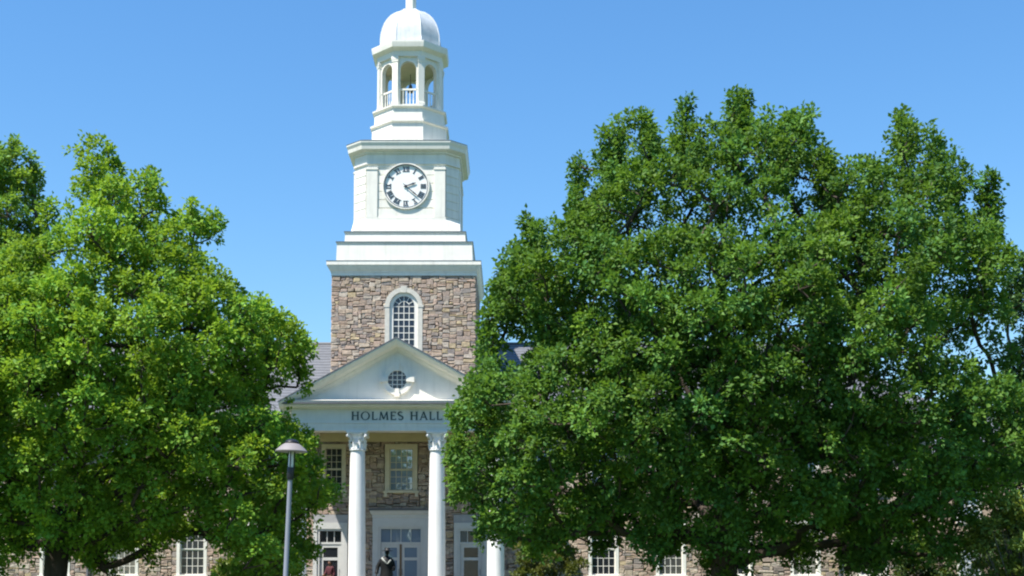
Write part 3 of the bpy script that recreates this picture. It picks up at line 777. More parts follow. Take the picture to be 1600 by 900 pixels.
# --- doors
def door(x, hw_s, z_top, hw_o, z_tr, z_op, leaves, big):
    """surround (part) with cornice, transom, leaves"""
    s_ = MB().ring([(-hw_s, FZ), (hw_s, FZ), (hw_s, z_top), (-hw_s, z_top)], [(-hw_o - .12, FZ), (hw_o + .12, FZ), (hw_o + .12, z_op + .10), (-hw_o - .12, z_op + .10)], -.10, .22)
    s_.ring([(-hw_o - .12, FZ), (hw_o + .12, FZ), (hw_o + .12, z_op + .10), (-hw_o - .12, z_op + .10)], [(-hw_o, FZ), (hw_o, FZ), (hw_o, z_op), (-hw_o, z_op)], -.05, .22)
    s_ = s_.build('door_surround', M['door'], hall, (x, 0, 0))
    if big:
        MB().loft([[(-hw_s - o_, -.10 - o_, z), (hw_s + o_, -.10 - o_, z), (hw_s + o_, .1, z), (-hw_s - o_, .1, z)] for o_, z in ((.0, z_top - .36), (.03, z_top - .30), (.03, z_top - .22), (.10, z_top - .14), (.14, z_top - .06), (.14, z_top))]).build('door_cornice', M['door'], s_)
        MB().box(-hw_s - .17, hw_s + .17, -.30, .1, z_top + .002, z_top + .09).build('flashing_or_shade_strip', M['lead'], s_)
    else:
        MB().box(-hw_s - .02, hw_s + .02, -.06, .2, z_top + .004, z_top + .40).build('lintel', M['grey_stone'], s_)
    MB().box(-hw_o, hw_o, .02, .14, z_tr - .05, z_tr + .05).build('transom_bar', M['door'], s_)
    n_p = 4 if big else 3
    for i in range(n_p):
        x0 = -hw_o + 2 * hw_o * i / n_p; x1 = -hw_o + 2 * hw_o * (i + 1) / n_p
        pane(x0, x1, z_tr + .05, z_op, .10, s_, M['glass_blue' if big else 'glass'], rp)
        if i: MB().box(x0 - .018, x0 + .018, .04, .09, z_tr + .05, z_op).build('transom_mullion', M['door'], s_)
    lw = 2 * hw_o / leaves
    for i in range(leaves):
        x0, x1 = -hw_o + i * lw + .01, -hw_o + (i + 1) * lw - .01; z1 = z_tr - .055; st_ = .17
        zs = [FZ + .06, FZ + .26, FZ + 1.68, FZ + 1.82, z1 - .16, z1]
        lf = MB()
        lf.box(x0, x0 + st_, .05, .11, zs[0], z1); lf.box(x1 - st_, x1, .05, .11, zs[0], z1)
        for a, b in ((0, 1), (2, 3), (4, 5)): lf.box(x0 + st_, x1 - st_, .05, .11, zs[a], zs[b])
        lf = lf.build('door_leaf', M['door'], s_)
        pane(x0 + st_, x1 - st_, zs[1], zs[2], .085, lf, M['glass_blue' if big else 'glass'], rp)
        pane(x0 + st_, x1 - st_, zs[3], zs[4], .085, lf, M['glass_blue' if big else 'glass'], rp)
        hx = x1 - .07 if i == 0 else x0 + .07
        MB().tube([(hx, .04, FZ + .95), (hx, -.02, FZ + .98), (hx, -.02, FZ + 1.22), (hx, .04, FZ + 1.25)], .014, 6).build('handle', M['lead'], lf)
    if big: MB().box(-.05, .05, .0, .12, FZ + .06, z_tr - .06).build('centre_post', M['wood'], s_)
door(0, 1.38, 5.22, .98, 3.62, 4.32, 2, True)
for sx in (-1, 1): door(sx * 3.45, .84, 4.62, .53, 3.62, 4.22, 1, False)

# --- downspouts on the front wall
for x in (21.5, -15.3):
    d_ = MB().tube([(x, -.8, 9.82), (x, -.6, 9.6), (x, -.14, 9.2), (x, -.14, .4), (x, -.3, .2)], .065, 10).build('downspout', M['downspout'], hall, smooth=50)
    for z in (3.2, 6.0, 8.6): MB().box(x - .09, x + .09, -.16, .0, z, z + .05).build('strap', M['downspout'], d_)

# ------------------------------------------------------------------ brick annex behind, to the right
an = empty('brick_annex', 'tan brick building with white windows glimpsed behind the trees at far right', 'building', (25.2, 80, 0))
aw_ = MB().box(0, 22, 0, 10, 0, 9.2).build('wall', M['brick_far'], an)
MB().add([(-.5, -.5, 9.3), (22.5, -.5, 9.3), (22.5, 10.5, 9.3), (-.5, 10.5, 9.3), (3, 5, 12.2), (19, 5, 12.2)], [(0, 1, 5, 4), (1, 2, 5), (2, 3, 4, 5), (3, 0, 4), (0, 3, 2, 1)]).build('roof', M['slate'], an)
MB().box(-.3, 22.3, -.3, 10.3, 9.0, 9.29).build('eave', M['white'], an)
for i in range(6):
    for z in (1.8, 5.2):
        x = 2.0 + i * 3.4
        w_ = MB().ring([(-.75, 0), (.75, 0), (.75, 2.1), (-.75, 2.1)], [(-.58, .12), (.58, .12), (.58, 1.98), (-.58, 1.98)], -.06, .06).build('window', M['white'], an, (x, 0, z))
        b_ = MB().box(-.58, .58, -.02, .02, 1.02, 1.08)
        for q in (-.2, .2): b_.box(q - .015, q + .015, -.018, .018, .12, 1.98)
        b_.build('sash_bars', M['white'], w_)
        MB().add([(-.58, .004 - .02, .12), (.58, .004 - .02, .12), (.58, .004 - .02, 1.98), (-.58, .004 - .02, 1.98)], [(0, 1, 2, 3)]).build('pane', M['glass_blue'], w_, (0, .012, 0))

# ------------------------------------------------------------------ lamp post
lamp = empty('lamp_post', 'slim grey lamp post with wide conical shade leaning slightly by the left tree', 'street lamp', (-4.77, 28, 0), 0)
lamp.rotation_euler = (0, math.radians(2.0), 0)
MB().lathe([(.16, .0), (.16, .03), (.10, .05), (.08, .25), (.054, .3), (.049, 3.86)], 0, 0, 16).build('pole', M['grey_metal'], lamp, smooth=40)
MB().lathe([(.066, 3.84), (.075, 3.86), (.075, 4.06), (.068, 4.1)], 0, 0, 16).build('collar', M['black'], lamp, smooth=40)
MB().lathe([(.045, 4.1), (.055, 4.14), (.05, 4.42), (.04, 4.46)], 0, 0, 14).build('lens', M['lens'], lamp, smooth=40)
for k in range(3):
    a = 2 * PI * k / 3 + 2.6
    MB().tube([(.075 * math.cos(a), .075 * math.sin(a), 4.06), (.075 * math.cos(a), .075 * math.sin(a), 4.5)], .013, 6).build('support_rod', M['black'], lamp)
shd = MB().lathe([(.335, 4.43), (.335, 4.445), (.27, 4.51), (.19, 4.575), (.13, 4.61)], 0, 0, 36).build('shade', M['shade_metal'], lamp, smooth=40)
MB().lathe([(.328, 4.436), (.25, 4.462), (.10, 4.48), (.01, 4.482)], 0, 0, 36).build('reflector', M['shade_under'], shd, smooth=40)
MB().lathe([(.145, 4.605), (.15, 4.625), (.125, 4.66), (.07, 4.69), (.01, 4.70)], 0, 0, 24).build('cap', M['black'], lamp, smooth=40)

# ------------------------------------------------------------------ figures
def skin(name, joints, edges, m, parent, root=0, sub=2):
    me = bpy.data.meshes.new(name); me.from_pydata([j[0] for j in joints], edges, [])
    o = bpy.data.objects.new(name, me); COL.objects.link(o)
    md = o.modifiers.new('skin', 'SKIN'); md.use_smooth_shade = True
    for i, j in enumerate(joints):
        r = j[1]; me.skin_vertices[0].data[i].radius = (r, r) if not hasattr(r, '__len__') else r
        me.skin_vertices[0].data[i].use_root = (i == root)
    sb = o.modifiers.new('smooth', 'SUBSURF'); sb.levels = sb.render_levels = sub
    bpy.context.view_layer.update()
    dg = bpy.context.evaluated_depsgraph_get()
    nm = bpy.data.meshes.new_from_object(o.evaluated_get(dg)); nm.name = name
    bpy.data.objects.remove(o)
    nm.materials.clear(); nm.materials.append(m)
    nm.polygons.foreach_set('use_smooth', [True] * len(nm.polygons))
    return link(name, nm, None, parent)

def head_mesh(c, s=1.0):
    """egg-shaped head with nose, brow, ears and chin; faces -y"""
    bm = bmesh.new(); bmesh.ops.create_uvsphere(bm, u_segments=20, v_segments=14, radius=1)
    for v in bm.verts:
        x, y, z = v.co
        w = .078 * (1 - .22 * max(0, -z)); d = .098
        nx, ny, nz = x * w, y * d, z * .118
        if y < -.5:
            if abs(x) < .25 and -.35 < z < .15: ny -= .022 * (1 - abs(x) * 4) * (1 - (z + .35))
            if abs(z - .12) < .12 and .2 < abs(x) < .6: ny += .008
            if abs(z + .55) < .1 and abs(x) < .4: ny -= .006
        if abs(x) > .93 and abs(z) < .3: nx *= 1.12
        v.co = Vector((nx, ny, nz)) * s + Vector(c)
    me = bpy.data.meshes.new('head'); bm.to_mesh(me); bm.free()
    me.polygons.foreach_set('use_smooth', [True] * len(me.polygons)); return me

def hand_joints(wrist, d, side, curl=.5):
    """palm + five fingers as one skin tree appended to the forearm; d = pointing direction"""
    w = Vector(wrist); d = Vector(d).normalized(); s_ = Vector((side, 0, 0)); s_ = (s_ - d * s_.dot(d)).normalized(); n_ = d.cross(s_)
    js = [(w + d * .05, .026), (w + d * .085, .03)]; es = [(0, 1)]
    for k, (off, L_) in enumerate(((-.03, .062), (-.01, .075), (.01, .07), (.03, .055))):
        a = w + d * .095 + n_ * off; b = a + d * L_ * .55 + s_ * -.01 * curl; c = b + d * L_ * .45 + s_ * -.03 * curl
        i = len(js); js += [(a, .0095), (b, .009), (c, .007)]; es += [(1, i), (i, i + 1), (i + 1, i + 2)]
    a = w + d * .045 - n_ * .035; b = a + d * .03 - n_ * .015; i = len(js); js += [(a, .011), (b, .009)]; es += [(0, i), (i, i + 1)]
    return js, es

def body(parent, m, P, z0=0.0):
    """one continuous skinned figure from a dict of joint positions"""
    order = ['pelvis', 'waist', 'chest', 'neck0', 'neck1']
    J, E, idx = [], [], {}
    def add(n, p, r, par=None):
        idx[n] = len(J); J.append((Vector(p), r))
        if par is not None: E.append((idx[par], idx[n]))
    add('pelvis', P['pelvis'], (.15, .11)); add('waist', P['waist'], (.135, .10), 'pelvis'); add('chest', P['chest'], (.16, .115), 'waist')
    add('neck0', P['neck'], .06, 'chest'); add('neck1', P['head'], .055, 'neck0')
    for s_ in ('l', 'r'):
        add('sh' + s_, P['sh' + s_], .062, 'chest'); add('el' + s_, P['el' + s_], .045, 'sh' + s_); add('wr' + s_, P['wr' + s_], .03, 'el' + s_)
        add('hip' + s_, P['hip' + s_], .092, 'pelvis'); add('kn' + s_, P['kn' + s_], .062, 'hip' + s_); add('an' + s_, P['an' + s_], .042, 'kn' + s_)
        add('toe' + s_, P['toe' + s_], .04, 'an' + s_)
        d = Vector(P['wr' + s_]) - Vector(P['el' + s_]); js, es = hand_joints(P['wr' + s_], d, 1 if s_ == 'l' else -1)
        b = len(J); J.extend(js); E.append((idx['wr' + s_], b)); E.extend((i + b, j + b) for i, j in es)
    return skin('body', J, E, m, parent)

# bronze statue on a granite plinth: long coat, wide-brimmed hat
stt = empty('statue', 'dark bronze statue of a figure in long coat and brimmed hat before the middle doors', 'statue', (-4.66, 50, 0), math.radians(12))
MB().loft([[(x * s_, y * s_, z) for x, y in ((-.6, -.6), (.6, -.6), (.6, .6), (-.6, .6))] for s_, z in ((1.15, .0), (1.15, .18), (1, .22), (.96, .92), (1.06, .98), (1.06, 1.06))]).build('plinth', M['granite'], stt)
B0 = 1.06
PJ = {'pelvis': (0, 0, B0 + .98), 'waist': (0, -.01, B0 + 1.14), 'chest': (0, 0, B0 + 1.38), 'neck': (0, -.005, B0 + 1.55), 'head': (0.02, -.03, B0 + 1.66),
      'shl': (.20, 0, B0 + 1.47), 'ell': (.27, -.05, B0 + 1.20), 'wrl': (.22, -.26, B0 + 1.12), 'shr': (-.20, 0, B0 + 1.47), 'elr': (-.33, .04, B0 + 1.20), 'wrr': (-.38, -.05, B0 + .96),
      'hipl': (.10, 0, B0 + .92), 'knl': (.12, -.06, B0 + .50), 'anl': (.12, 0, B0 + .08), 'toel': (.14, -.17, B0 + .04), 'hipr': (-.10, 0, B0 + .92), 'knr': (-.12, -.02, B0 + .5), 'anr': (-.13, .05, B0 + .08), 'toer': (-.16, -.12, B0 + .04)}
body(stt, M['bronze'], PJ)
hd = link('head', head_mesh((.02, -.045, B0 + 1.745)), M['bronze'], stt)
def oval(rx, ry, z, cx=0, cy=0, n=20, wob=0, ph=0): return [(cx + rx * (1 + wob * math.sin(5 * 2 * PI * i / n + ph)) * math.cos(2 * PI * i / n), cy + ry * (1 + wob * math.sin(4 * 2 * PI * i / n + ph)) * math.sin(2 * PI * i / n), z) for i in range(n)]
MB().loft([oval(.30, .24, B0 + .45, wob=.06), oval(.27, .21, B0 + .75, wob=.05, ph=.3), oval(.225, .175, B0 + 1.02, wob=.03, ph=.6), oval(.215, .165, B0 + 1.15, wob=.02), oval(.245, .175, B0 + 1.32), oval(.255, .165, B0 + 1.42), oval(.225, .13, B0 + 1.50), oval(.12, .095, B0 + 1.56), oval(.08, .07, B0 + 1.60)]).build('coat', M['bronze'], stt, smooth=60)
for s_, a, b, c in ((1, PJ['shl'], PJ['ell'], PJ['wrl']), (-1, PJ['shr'], PJ['elr'], PJ['wrr'])):
    MB().tube([Vector(a) + Vector((-.03 * s_, 0, .01)), Vector(a).lerp(Vector(b), .5), b, Vector(b).lerp(Vector(c), .6), Vector(b).lerp(Vector(c), .92)], [.085, .08, .072, .066, .07], 12).build('sleeve', M['bronze'], stt, smooth=60)
# shawl collar draped over the shoulders, sun highlight put in as pale bronze
for s_ in (-1, 1):
    pts = [(.03 * s_, .10, B0 + 1.60), (.115 * s_, .07, B0 + 1.575), (.165 * s_, -.03, B0 + 1.53), (.135 * s_, -.14, B0 + 1.46), (.06 * s_, -.185, B0 + 1.38), (.012 * s_, -.19, B0 + 1.32)]
    MB().tube(pts, [.03, .04, .045, .036, .03, .016], 8).build('collar', M['bronze_sunlit'], stt, smooth=60)
hz = B0 + 1.80
MB().loft([oval(.205, .215, hz + .005, .02, -.04), oval(.21, .22, hz + .016, .02, -.04), oval(.125, .14, hz + .02, .02, -.04), oval(.105, .12, hz + .04, .02, -.04), oval(.092, .105, hz + .10, .02, -.04), oval(.05, .06, hz + .115, .02, -.04)]).build('hat', M['bronze'], stt, smooth=60)

# person walking past the side doors
pr_ = empty('person', 'person in maroon top and dark trousers on the porch by the side door', 'person', (-8.78, 65.1, FZ), math.radians(-35))
Q = {'pelvis': (0, 0, .90), 'waist': (0, -.01, 1.04), 'chest': (0, -.02, 1.24), 'neck': (0, -.02, 1.38), 'head': (0, -.04, 1.46),
     'shl': (.17, -.02, 1.31), 'ell': (.21, .06, 1.06), 'wrl': (.21, -.04, .85), 'shr': (-.17, -.02, 1.31), 'elr': (-.21, -.10, 1.07), 'wrr': (-.19, -.28, .95),
     'hipl': (.09, 0, .84), 'knl': (.09, -.16, .48), 'anl': (.09, -.10, .08), 'toel': (.10, -.25, .045), 'hipr': (-.09, 0, .84), 'knr': (-.09, .06, .47), 'anr': (-.09, .20, .10), 'toer': (-.09, .09, .045)}
body(pr_, M['skin'], Q)
link('head', head_mesh((0, -.05, 1.535), .95), M['skin'], pr_)
J = [(Vector(Q['pelvis']) + Vector((0, 0, .02)), (.185, .14)), (Q['waist'], (.165, .13)), (Q['chest'], (.185, .14)), (Q['neck'], .075)]; E_ = [(0, 1), (1, 2), (2, 3)]
for s_ in ('l', 'r'):
    b = len(J); J += [(Q['sh' + s_], .085), (Q['el' + s_], .066), (Vector(Q['el' + s_]).lerp(Vector(Q['wr' + s_]), .8), .05)]; E_ += [(2, b), (b, b + 1), (b + 1, b + 2)]
skin('top', J, E_, M['maroon'], pr_)
J = [(Vector(Q['pelvis']) + Vector((0, 0, .03)), (.178, .135))]; E_ = []
for s_ in ('l', 'r'):
    b = len(J); J += [(Q['hip' + s_], .108), (Q['kn' + s_], .078), (Vector(Q['an' + s_]) + Vector((0, 0, .04)), .062)]; E_ += [(0, b), (b, b + 1), (b + 1, b + 2)]
skin('trousers', J, E_, M['dark_cloth'], pr_)
MB().loft([oval(.07, .075, 1.44, 0, .03), oval(.092, .092, 1.50, 0, .02), oval(.09, .105, 1.57, 0, -.012), oval(.08, .098, 1.63, 0, -.03), oval(.05, .06, 1.665, 0, -.04)]).build('hair', M['hair'], pr_, smooth=60)
bagt = MB().loft([oval(.05, .13, .70, -.27, -.12), oval(.065, .15, .78, -.27, -.12), oval(.05, .12, .98, -.27, -.12)]).build('shoulder_bag', M['tan'], None, smooth=50)
tag(bagt, 'small tan shoulder bag at the side of the person in maroon', 'bag')
bagt.parent = None; bagt.matrix_world = Matrix.Translation((-8.78, 65.1, FZ)) @ Matrix.Rotation(math.radians(-35), 4, 'Z')

# ------------------------------------------------------------------ trees
def inside(P_, poly):
    x, z = P_[:, 0], P_[:, 1]; r = np.zeros(len(P_), bool); n = len(poly)
    for i in range(n):
        x0, z0 = poly[i]; x1, z1 = poly[(i + 1) % n]
        c = (z0 > z) != (z1 > z)
        with np.errstate(divide='ignore', invalid='ignore'):
            r ^= c & (x < (x1 - x0) * (z - z0) / (z1 - z0 + 1e-12) + x0)
    return r
def edge_dist(P_, poly):
    d = np.full(len(P_), 1e9); n = len(poly)
    for i in range(n):
        a = np.array(poly[i]); b = np.array(poly[(i + 1) % n]); ab = b - a
        t = np.clip(((P_ - a) @ ab) / (ab @ ab + 1e-12), 0, 1)
        d = np.minimum(d, np.linalg.norm(P_ - (a + t[:, None] * ab), axis=1))
    return d
def unit(a): return a / (np.linalg.norm(a, axis=-1, keepdims=True) + 1e-9)

def leaf_mesh(name, base, axis, nrm, ln, wd, tint):
    """kite-shaped leaves folded along the midrib: two triangles each"""
    side = unit(np.cross(axis, nrm)); n = len(base)
    ln, wd = ln[:, None], wd[:, None]
    midp = base + axis * ln * .45
    V = np.stack([base, midp + side * wd * .5 + nrm * wd * .16, base + axis * ln - nrm * ln * .12, midp - side * wd * .5 + nrm * wd * .16], 1).reshape(-1, 3)
    o = (np.arange(n) * 4)[:, None]
    T = np.concatenate([o + np.array([0, 1, 2]), o + np.array([0, 2, 3])], 1).reshape(-1)
    me = bpy.data.meshes.new(name); nf = 2 * n
    me.vertices.add(len(V)); me.vertices.foreach_set('co', V.astype(np.float32).ravel())
    me.loops.add(nf * 3); me.loops.foreach_set('vertex_index', T.astype(np.int32))
    me.polygons.add(nf); me.polygons.foreach_set('loop_start', np.arange(0, nf * 3, 3, dtype=np.int32))
    me.update(calc_edges=True)
    set_tint(me, np.repeat(tint, 4, axis=0))
    return me

def foliage(rs, C, R, outw, dens, per, ln, tint, spread=.3, tvar=.22, upb=.55, SC=None, ST=None):
    """tufts of leaves over lobes (centres C, radii R); returns leaf arrays and tuft centres"""
    bases, axes, nrms, lns, tints, tufts, owner = [], [], [], [], [], [], []
    for i in range(len(C)):
        r = R[i]; nt_ = int(dens * r * r * rs.uniform(.8, 1.2)) + 4
        d = unit(rs.normal(size=(nt_ * 4, 3)))
        keep = rs.random(len(d)) < np.clip(.24 + .45 * (d @ outw[i]) + .55 * d[:, 2], .03, 1)
        d = d[keep][:nt_]
        rr = r * (1 - .45 * rs.random(len(d)) ** 2.0)
        p = C[i] + rs.normal(size=(len(d), 3)) * .08 * r + d * rr[:, None] * (np.array([1, 1, .72]) if SC is None else SC[i])
        if ST is not None: p = p + ST[i] * (np.maximum(d @ ST[i], -.3) / (np.linalg.norm(ST[i]) + 1e-6) * rr)[:, None]
        m = len(d); k = per
        tc = np.repeat(p, k, 0); td = np.repeat(d, k, 0)
        ax = unit(rs.normal(size=(m * k, 3)) * .9 + td * .65 + np.array([0, 0, .05]))
        nm = rs.normal(size=(m * k, 3)) * .36 + td * .5 + np.array([0, 0, upb])
        nm = unit(nm - ax * np.sum(nm * ax, 1, keepdims=True))
        bases.append(tc + ax * rs.random((m * k, 1)) * spread * .75 + rs.normal(size=(m * k, 3)) * spread * .16)
        axes.append(ax); nrms.append(nm); lns.append(ln * rs.uniform(.55, 1.4, m * k))
        lobe = 1 + rs.normal() * tvar * .6; lh = rs.normal() * .09
        tuft = np.repeat(1 + rs.normal(size=m) * tvar * .5, k)
        each = 1 + rs.normal(size=m * k) * tvar * .3
        f = np.clip(lobe * tuft * each, .45, 1.8)[:, None]
        yel = np.clip(lh + rs.normal(size=(m * k, 1)) * .08 + np.repeat(rs.normal(size=(m, 1)) * .12, k, 0), -.3, .4)
        t = np.array(tint) * f * np.concatenate([1 + yel, 1 + yel * .35, 1 - yel], 1)
        tints.append(t); tufts.append(p); owner += [i] * m
    return (np.concatenate(bases), np.concatenate(axes), np.concatenate(nrms), np.concatenate(lns), np.clip(np.concatenate(tints), .002, .6)), np.concatenate(tufts), np.array(owner)

def tree(name, label, loc, prof, depth, holes, trunk_r, leader, m_leaf, m_bark, tint, seed, n_lobes, dens, per, ln, rz=0, lobe_r=(.36, .72), group=None, edge_step=.95, gap=.80, droop=0, limbs=()):
    rs = np.random.RandomState(seed)
    t = empty(name, label, 'tree', loc, rz, group)
    poly = [tuple(p) for p in prof]; A = np.array(poly)
    lo, hi = A.min(0), A.max(0)
    # lobes along the outline
    Cs, Rs, Sc, Stc = [], [], [], []
    per_pts = []
    for i in range(len(A)):
        a, b = A[i], A[(i + 1) % len(A)]; L_ = np.linalg.norm(b - a)
        for k in range(max(1, int(L_ / edge_step))): per_pts.append(a + (b - a) * (k + rs.random() * .6) / max(1, int(L_ / edge_step)))
    cen = (lo + hi) / 2
    for q in per_pts:
        r = rs.uniform(.34, .58)
        best = None
        for k in range(14):
            c = q + unit(rs.normal(size=2)) * r * rs.uniform(.6, 1.1)
            if inside(c[None], poly)[0]:
                dd = edge_dist(c[None], poly)[0]
                if best is None or dd > best[1]: best = (c, dd)
        if best is None: continue
        c = best[0]
        up_ = (q[1] - c[1]) / (np.linalg.norm(q - c) + 1e-6)
        if up_ > .25 and c[1] > lo[1] + .4 * (hi[1] - lo[1]):
            if rs.random() < .28: continue
            y = rs.normal() * depth * .16; tx = q[0] + rs.normal() * .1; tz = q[1] + rs.uniform(-.35, .15)
            for dz, r in ((.18, .13), (.46, .19), (.82, .25), (1.25, .33), (1.75, .4)):
                Cs.append((tx + rs.normal() * .06, y + rs.normal() * .08, tz - dz)); Rs.append(r); Sc.append((.8, .8, 1.2)); Stc.append((0, 0, .2))
            continue
        c = c + (c - q) / (np.linalg.norm(c - q) + 1e-6) * (.5 if up_ > .25 else .22)
        Cs.append((c[0], rs.normal() * depth * .14, c[1])); Rs.append(max(.24, min(r, best[1] + .02)))
        Sc.append((.85, .85, .9)); o_ = (q - c) / (np.linalg.norm(q - c) + 1e-6); Stc.append((o_[0] * .45, 0, o_[1] * .5 + .15))
    # upright leading shoots at the peaks of the outline
    for i in range(len(A)):
        if A[i][1] > A[i - 1][1] and A[i][1] >= A[(i + 1) % len(A)][1] and A[i][1] > lo[1] + .45 * (hi[1] - lo[1]):
            y = rs.normal() * depth * .10
            for dz, r in ((.22, .14), (.50, .20), (.88, .28), (1.35, .38)):
                Cs.append((A[i][0] + rs.normal() * .08, y + rs.normal() * .1, A[i][1] - dz)); Rs.append(r); Sc.append((.8, .8, 1.2)); Stc.append((0, 0, .2))
    # low hanging sprays under the skirt
    for k in range(droop):
        x = rs.uniform(lo[0] * .85, hi[0] * .85); zz = np.linspace(lo[1], hi[1], 160); ins = inside(np.stack([np.full(160, x), zz], 1), poly)
        z = zz[np.argmax(ins)] if ins.any() else lo[1] + 1; y = rs.normal() * depth * .35
        for q_ in range(3):
            Cs.append((x + rs.normal() * .25, y + rs.normal() * .2, z + .25 - q_ * rs.uniform(.18, .36))); Rs.append(.42 - .09 * q_); Sc.append((1, 1, .7)); Stc.append((0, 0, -.15))
    # lobes through the volume, most of them near its surface
    G = rs.uniform(lo, hi, size=(26000, 2)); G = G[inside(G, poly)]
    D = edge_dist(G, poly); dmax = D.max()
    cnt = 0
    for g, d in zip(G, D):
        if cnt >= n_lobes: break
        if d < (.8 if g[1] > lo[1] + .62 * (hi[1] - lo[1]) else .45): continue
        r = min(rs.uniform(*lobe_r), d - .12)
        h = depth * math.sqrt(max(0, 1 - (1 - d / dmax) ** 2)) * min(1, .3 + 1.5 * (hi[1] - g[1]) / (hi[1] - lo[1]))
        u = rs.random(); y = h * (1 - .55 * u ** 1.6) * (-1 if rs.random() < .56 else 1)
        if any(math.hypot(g[0] - hx, g[1] - hz_) < hr + r * .95 for hx, hz_, hr in holes): continue
        c = np.array((g[0], y, g[1]))
        if Cs:
            dd = np.linalg.norm(np.array(Cs) - c, axis=1)
            if (dd < gap * (np.array(Rs) + r)).any(): continue
        Cs.append(tuple(c)); Rs.append(r); Sc.append((1, 1, rs.uniform(.6, .9))); cnt += 1; o_ = unit(np.array([g[0] - cen[0], y * 1.2, (g[1] - cen[1]) * .6])); Stc.append(tuple(o_ * rs.uniform(.1, .6) + np.array([0, 0, .25])))
    C, R, SC, ST = np.array(Cs), np.array(Rs), np.array(Sc), np.array(Stc)
    ok = np.ones(len(C), bool)
    for hx, hz_, hr in holes: ok &= np.hypot(C[:, 0] - hx, C[:, 2] - hz_) > hr + R * .6
    C, R, SC, ST = C[ok], R[ok], SC[ok], ST[ok]
    axis_z = np.clip(C[:, 2], lo[1] + .25 * (hi[1] - lo[1]), lo[1] + .7 * (hi[1] - lo[1]))
    outw = unit(C - np.stack([np.full(len(C), cen[0] * .5), np.zeros(len(C)), axis_z], 1))
    data, tufts, owner = foliage(rs, C, R, outw, dens, per, ln, tint, SC=SC, ST=ST)
    link('crown', leaf_mesh('crown', data[0], data[1], data[2], data[3], data[3] * rs.uniform(.62, .85, len(data[3])), data[4]), m_leaf, t)
    # skeleton: leader, then every lobe joined to the nearest suitable node
    N, PAR, paths = [], [], []
    def chain(pts, par):
        ids = []
        for p in pts: N.append(np.array(p, float)); PAR.append(par); par = len(N) - 1; ids.append(par)
        return ids
    def curve(p0, p1, n, bend):
        p0, p1 = np.array(p0, float), np.array(p1, float); L_ = np.linalg.norm(p1 - p0); off = rs.normal(size=3) * .08 * L_ + np.array([0, 0, bend * L_])
        return [p0 + (p1 - p0) * k / n + off * math.sin(PI * k / n) + rs.normal(size=3) * .02 * L_ * (k < n) for k in range(1, n + 1)]
    pts = [np.array(p, float) for p in leader]; dense = [pts[0]]
    for a, b in zip(pts[:-1], pts[1:]):
        for k in range(1, 4): dense.append(a + (b - a) * k / 3 + (rs.normal(size=3) * .05 if k < 3 else 0))
    paths.append(chain(dense, -1))
    fork = [i for i in paths[0] if N[i][2] > leader[1][2] * 1.3]
    for L_ in limbs:
        s_ = min(fork, key=lambda i: abs(N[i][2] - L_[0])); cur = s_
        prev = N[s_]; ids = [s_]
        for q in L_[1:]:
            new = chain(curve(prev, q, 3, .04), cur); cur = new[-1]; prev = N[cur]; ids += new
        paths.append(ids)
    first = min(fork)
    order_ = np.argsort(np.linalg.norm(C - np.array(leader[min(2, len(leader) - 1)]), axis=1))
    for i in order_:
        c = C[i]; P_ = np.array(N); dv = c - P_; dist = np.linalg.norm(dv, axis=1)
        cost = dist + 1.2 * np.maximum(0, P_[:, 2] - c[2] + .25 * np.hypot(dv[:, 0], dv[:, 1])); cost[:first] += 50
        j = int(np.argmin(cost)); n_ = max(2, min(6, int(dist[j] / .7) + 1))
        ids = chain(curve(N[j], c, n_, .03), j); paths.append([j] + ids)
    w = np.ones(len(N)) * .9
    for i in range(len(N) - 1, 0, -1):
        if PAR[i] >= 0: w[PAR[i]] += w[i] * .55 if False else w[i]
    # pipe model: radius from the number of tips carried
    tips = np.zeros(len(N)); has = np.zeros(len(N), bool)
    for i in range(len(N)):
        if PAR[i] >= 0: has[PAR[i]] = True
    for i in range(len(N) - 1, -1, -1):
        if not has[i]: tips[i] += 1
        if PAR[i] >= 0: tips[PAR[i]] += tips[i]
    rad = np.maximum(.017, trunk_r * np.power(tips / tips[0], .46))
    rad[:first] = trunk_r
    mbt, mbb = MB(), MB()
    tr = paths[0]; k0 = len(tr)
    rr = [rad[i] for i in tr]; rr[0] *= 1.45; rr[1] *= 1.08
    mbt.tube([N[i] for i in tr], rr, 12)
    for ids in paths[1:]:
        r_ = [rad[i] for i in ids]; r_[0] = min(r_[0], r_[1] * 1.15)
        mbb.tube([N[i] for i in ids], r_, 6 if r_[0] > .05 else 4, False)
    pick = rs.choice(len(tufts), min(len(tufts), 2600), replace=False)
    for q in pick:
        c = C[owner[q]]; p = tufts[q]; mbb.tube([c, c + (p - c) * .5 + rs.normal(size=3) * .05, p], [.016, .012, .007], 3, False)
    tk = link('trunk', mbt.mesh('trunk', 60), m_bark, t)
    me = bpy.data.meshes.new('branches'); me.from_pydata(mbb.v, [], mbb.f); me.polygons.foreach_set('use_smooth', [True] * len(me.polygons))
    link('branches', me, m_bark, t)
    return t

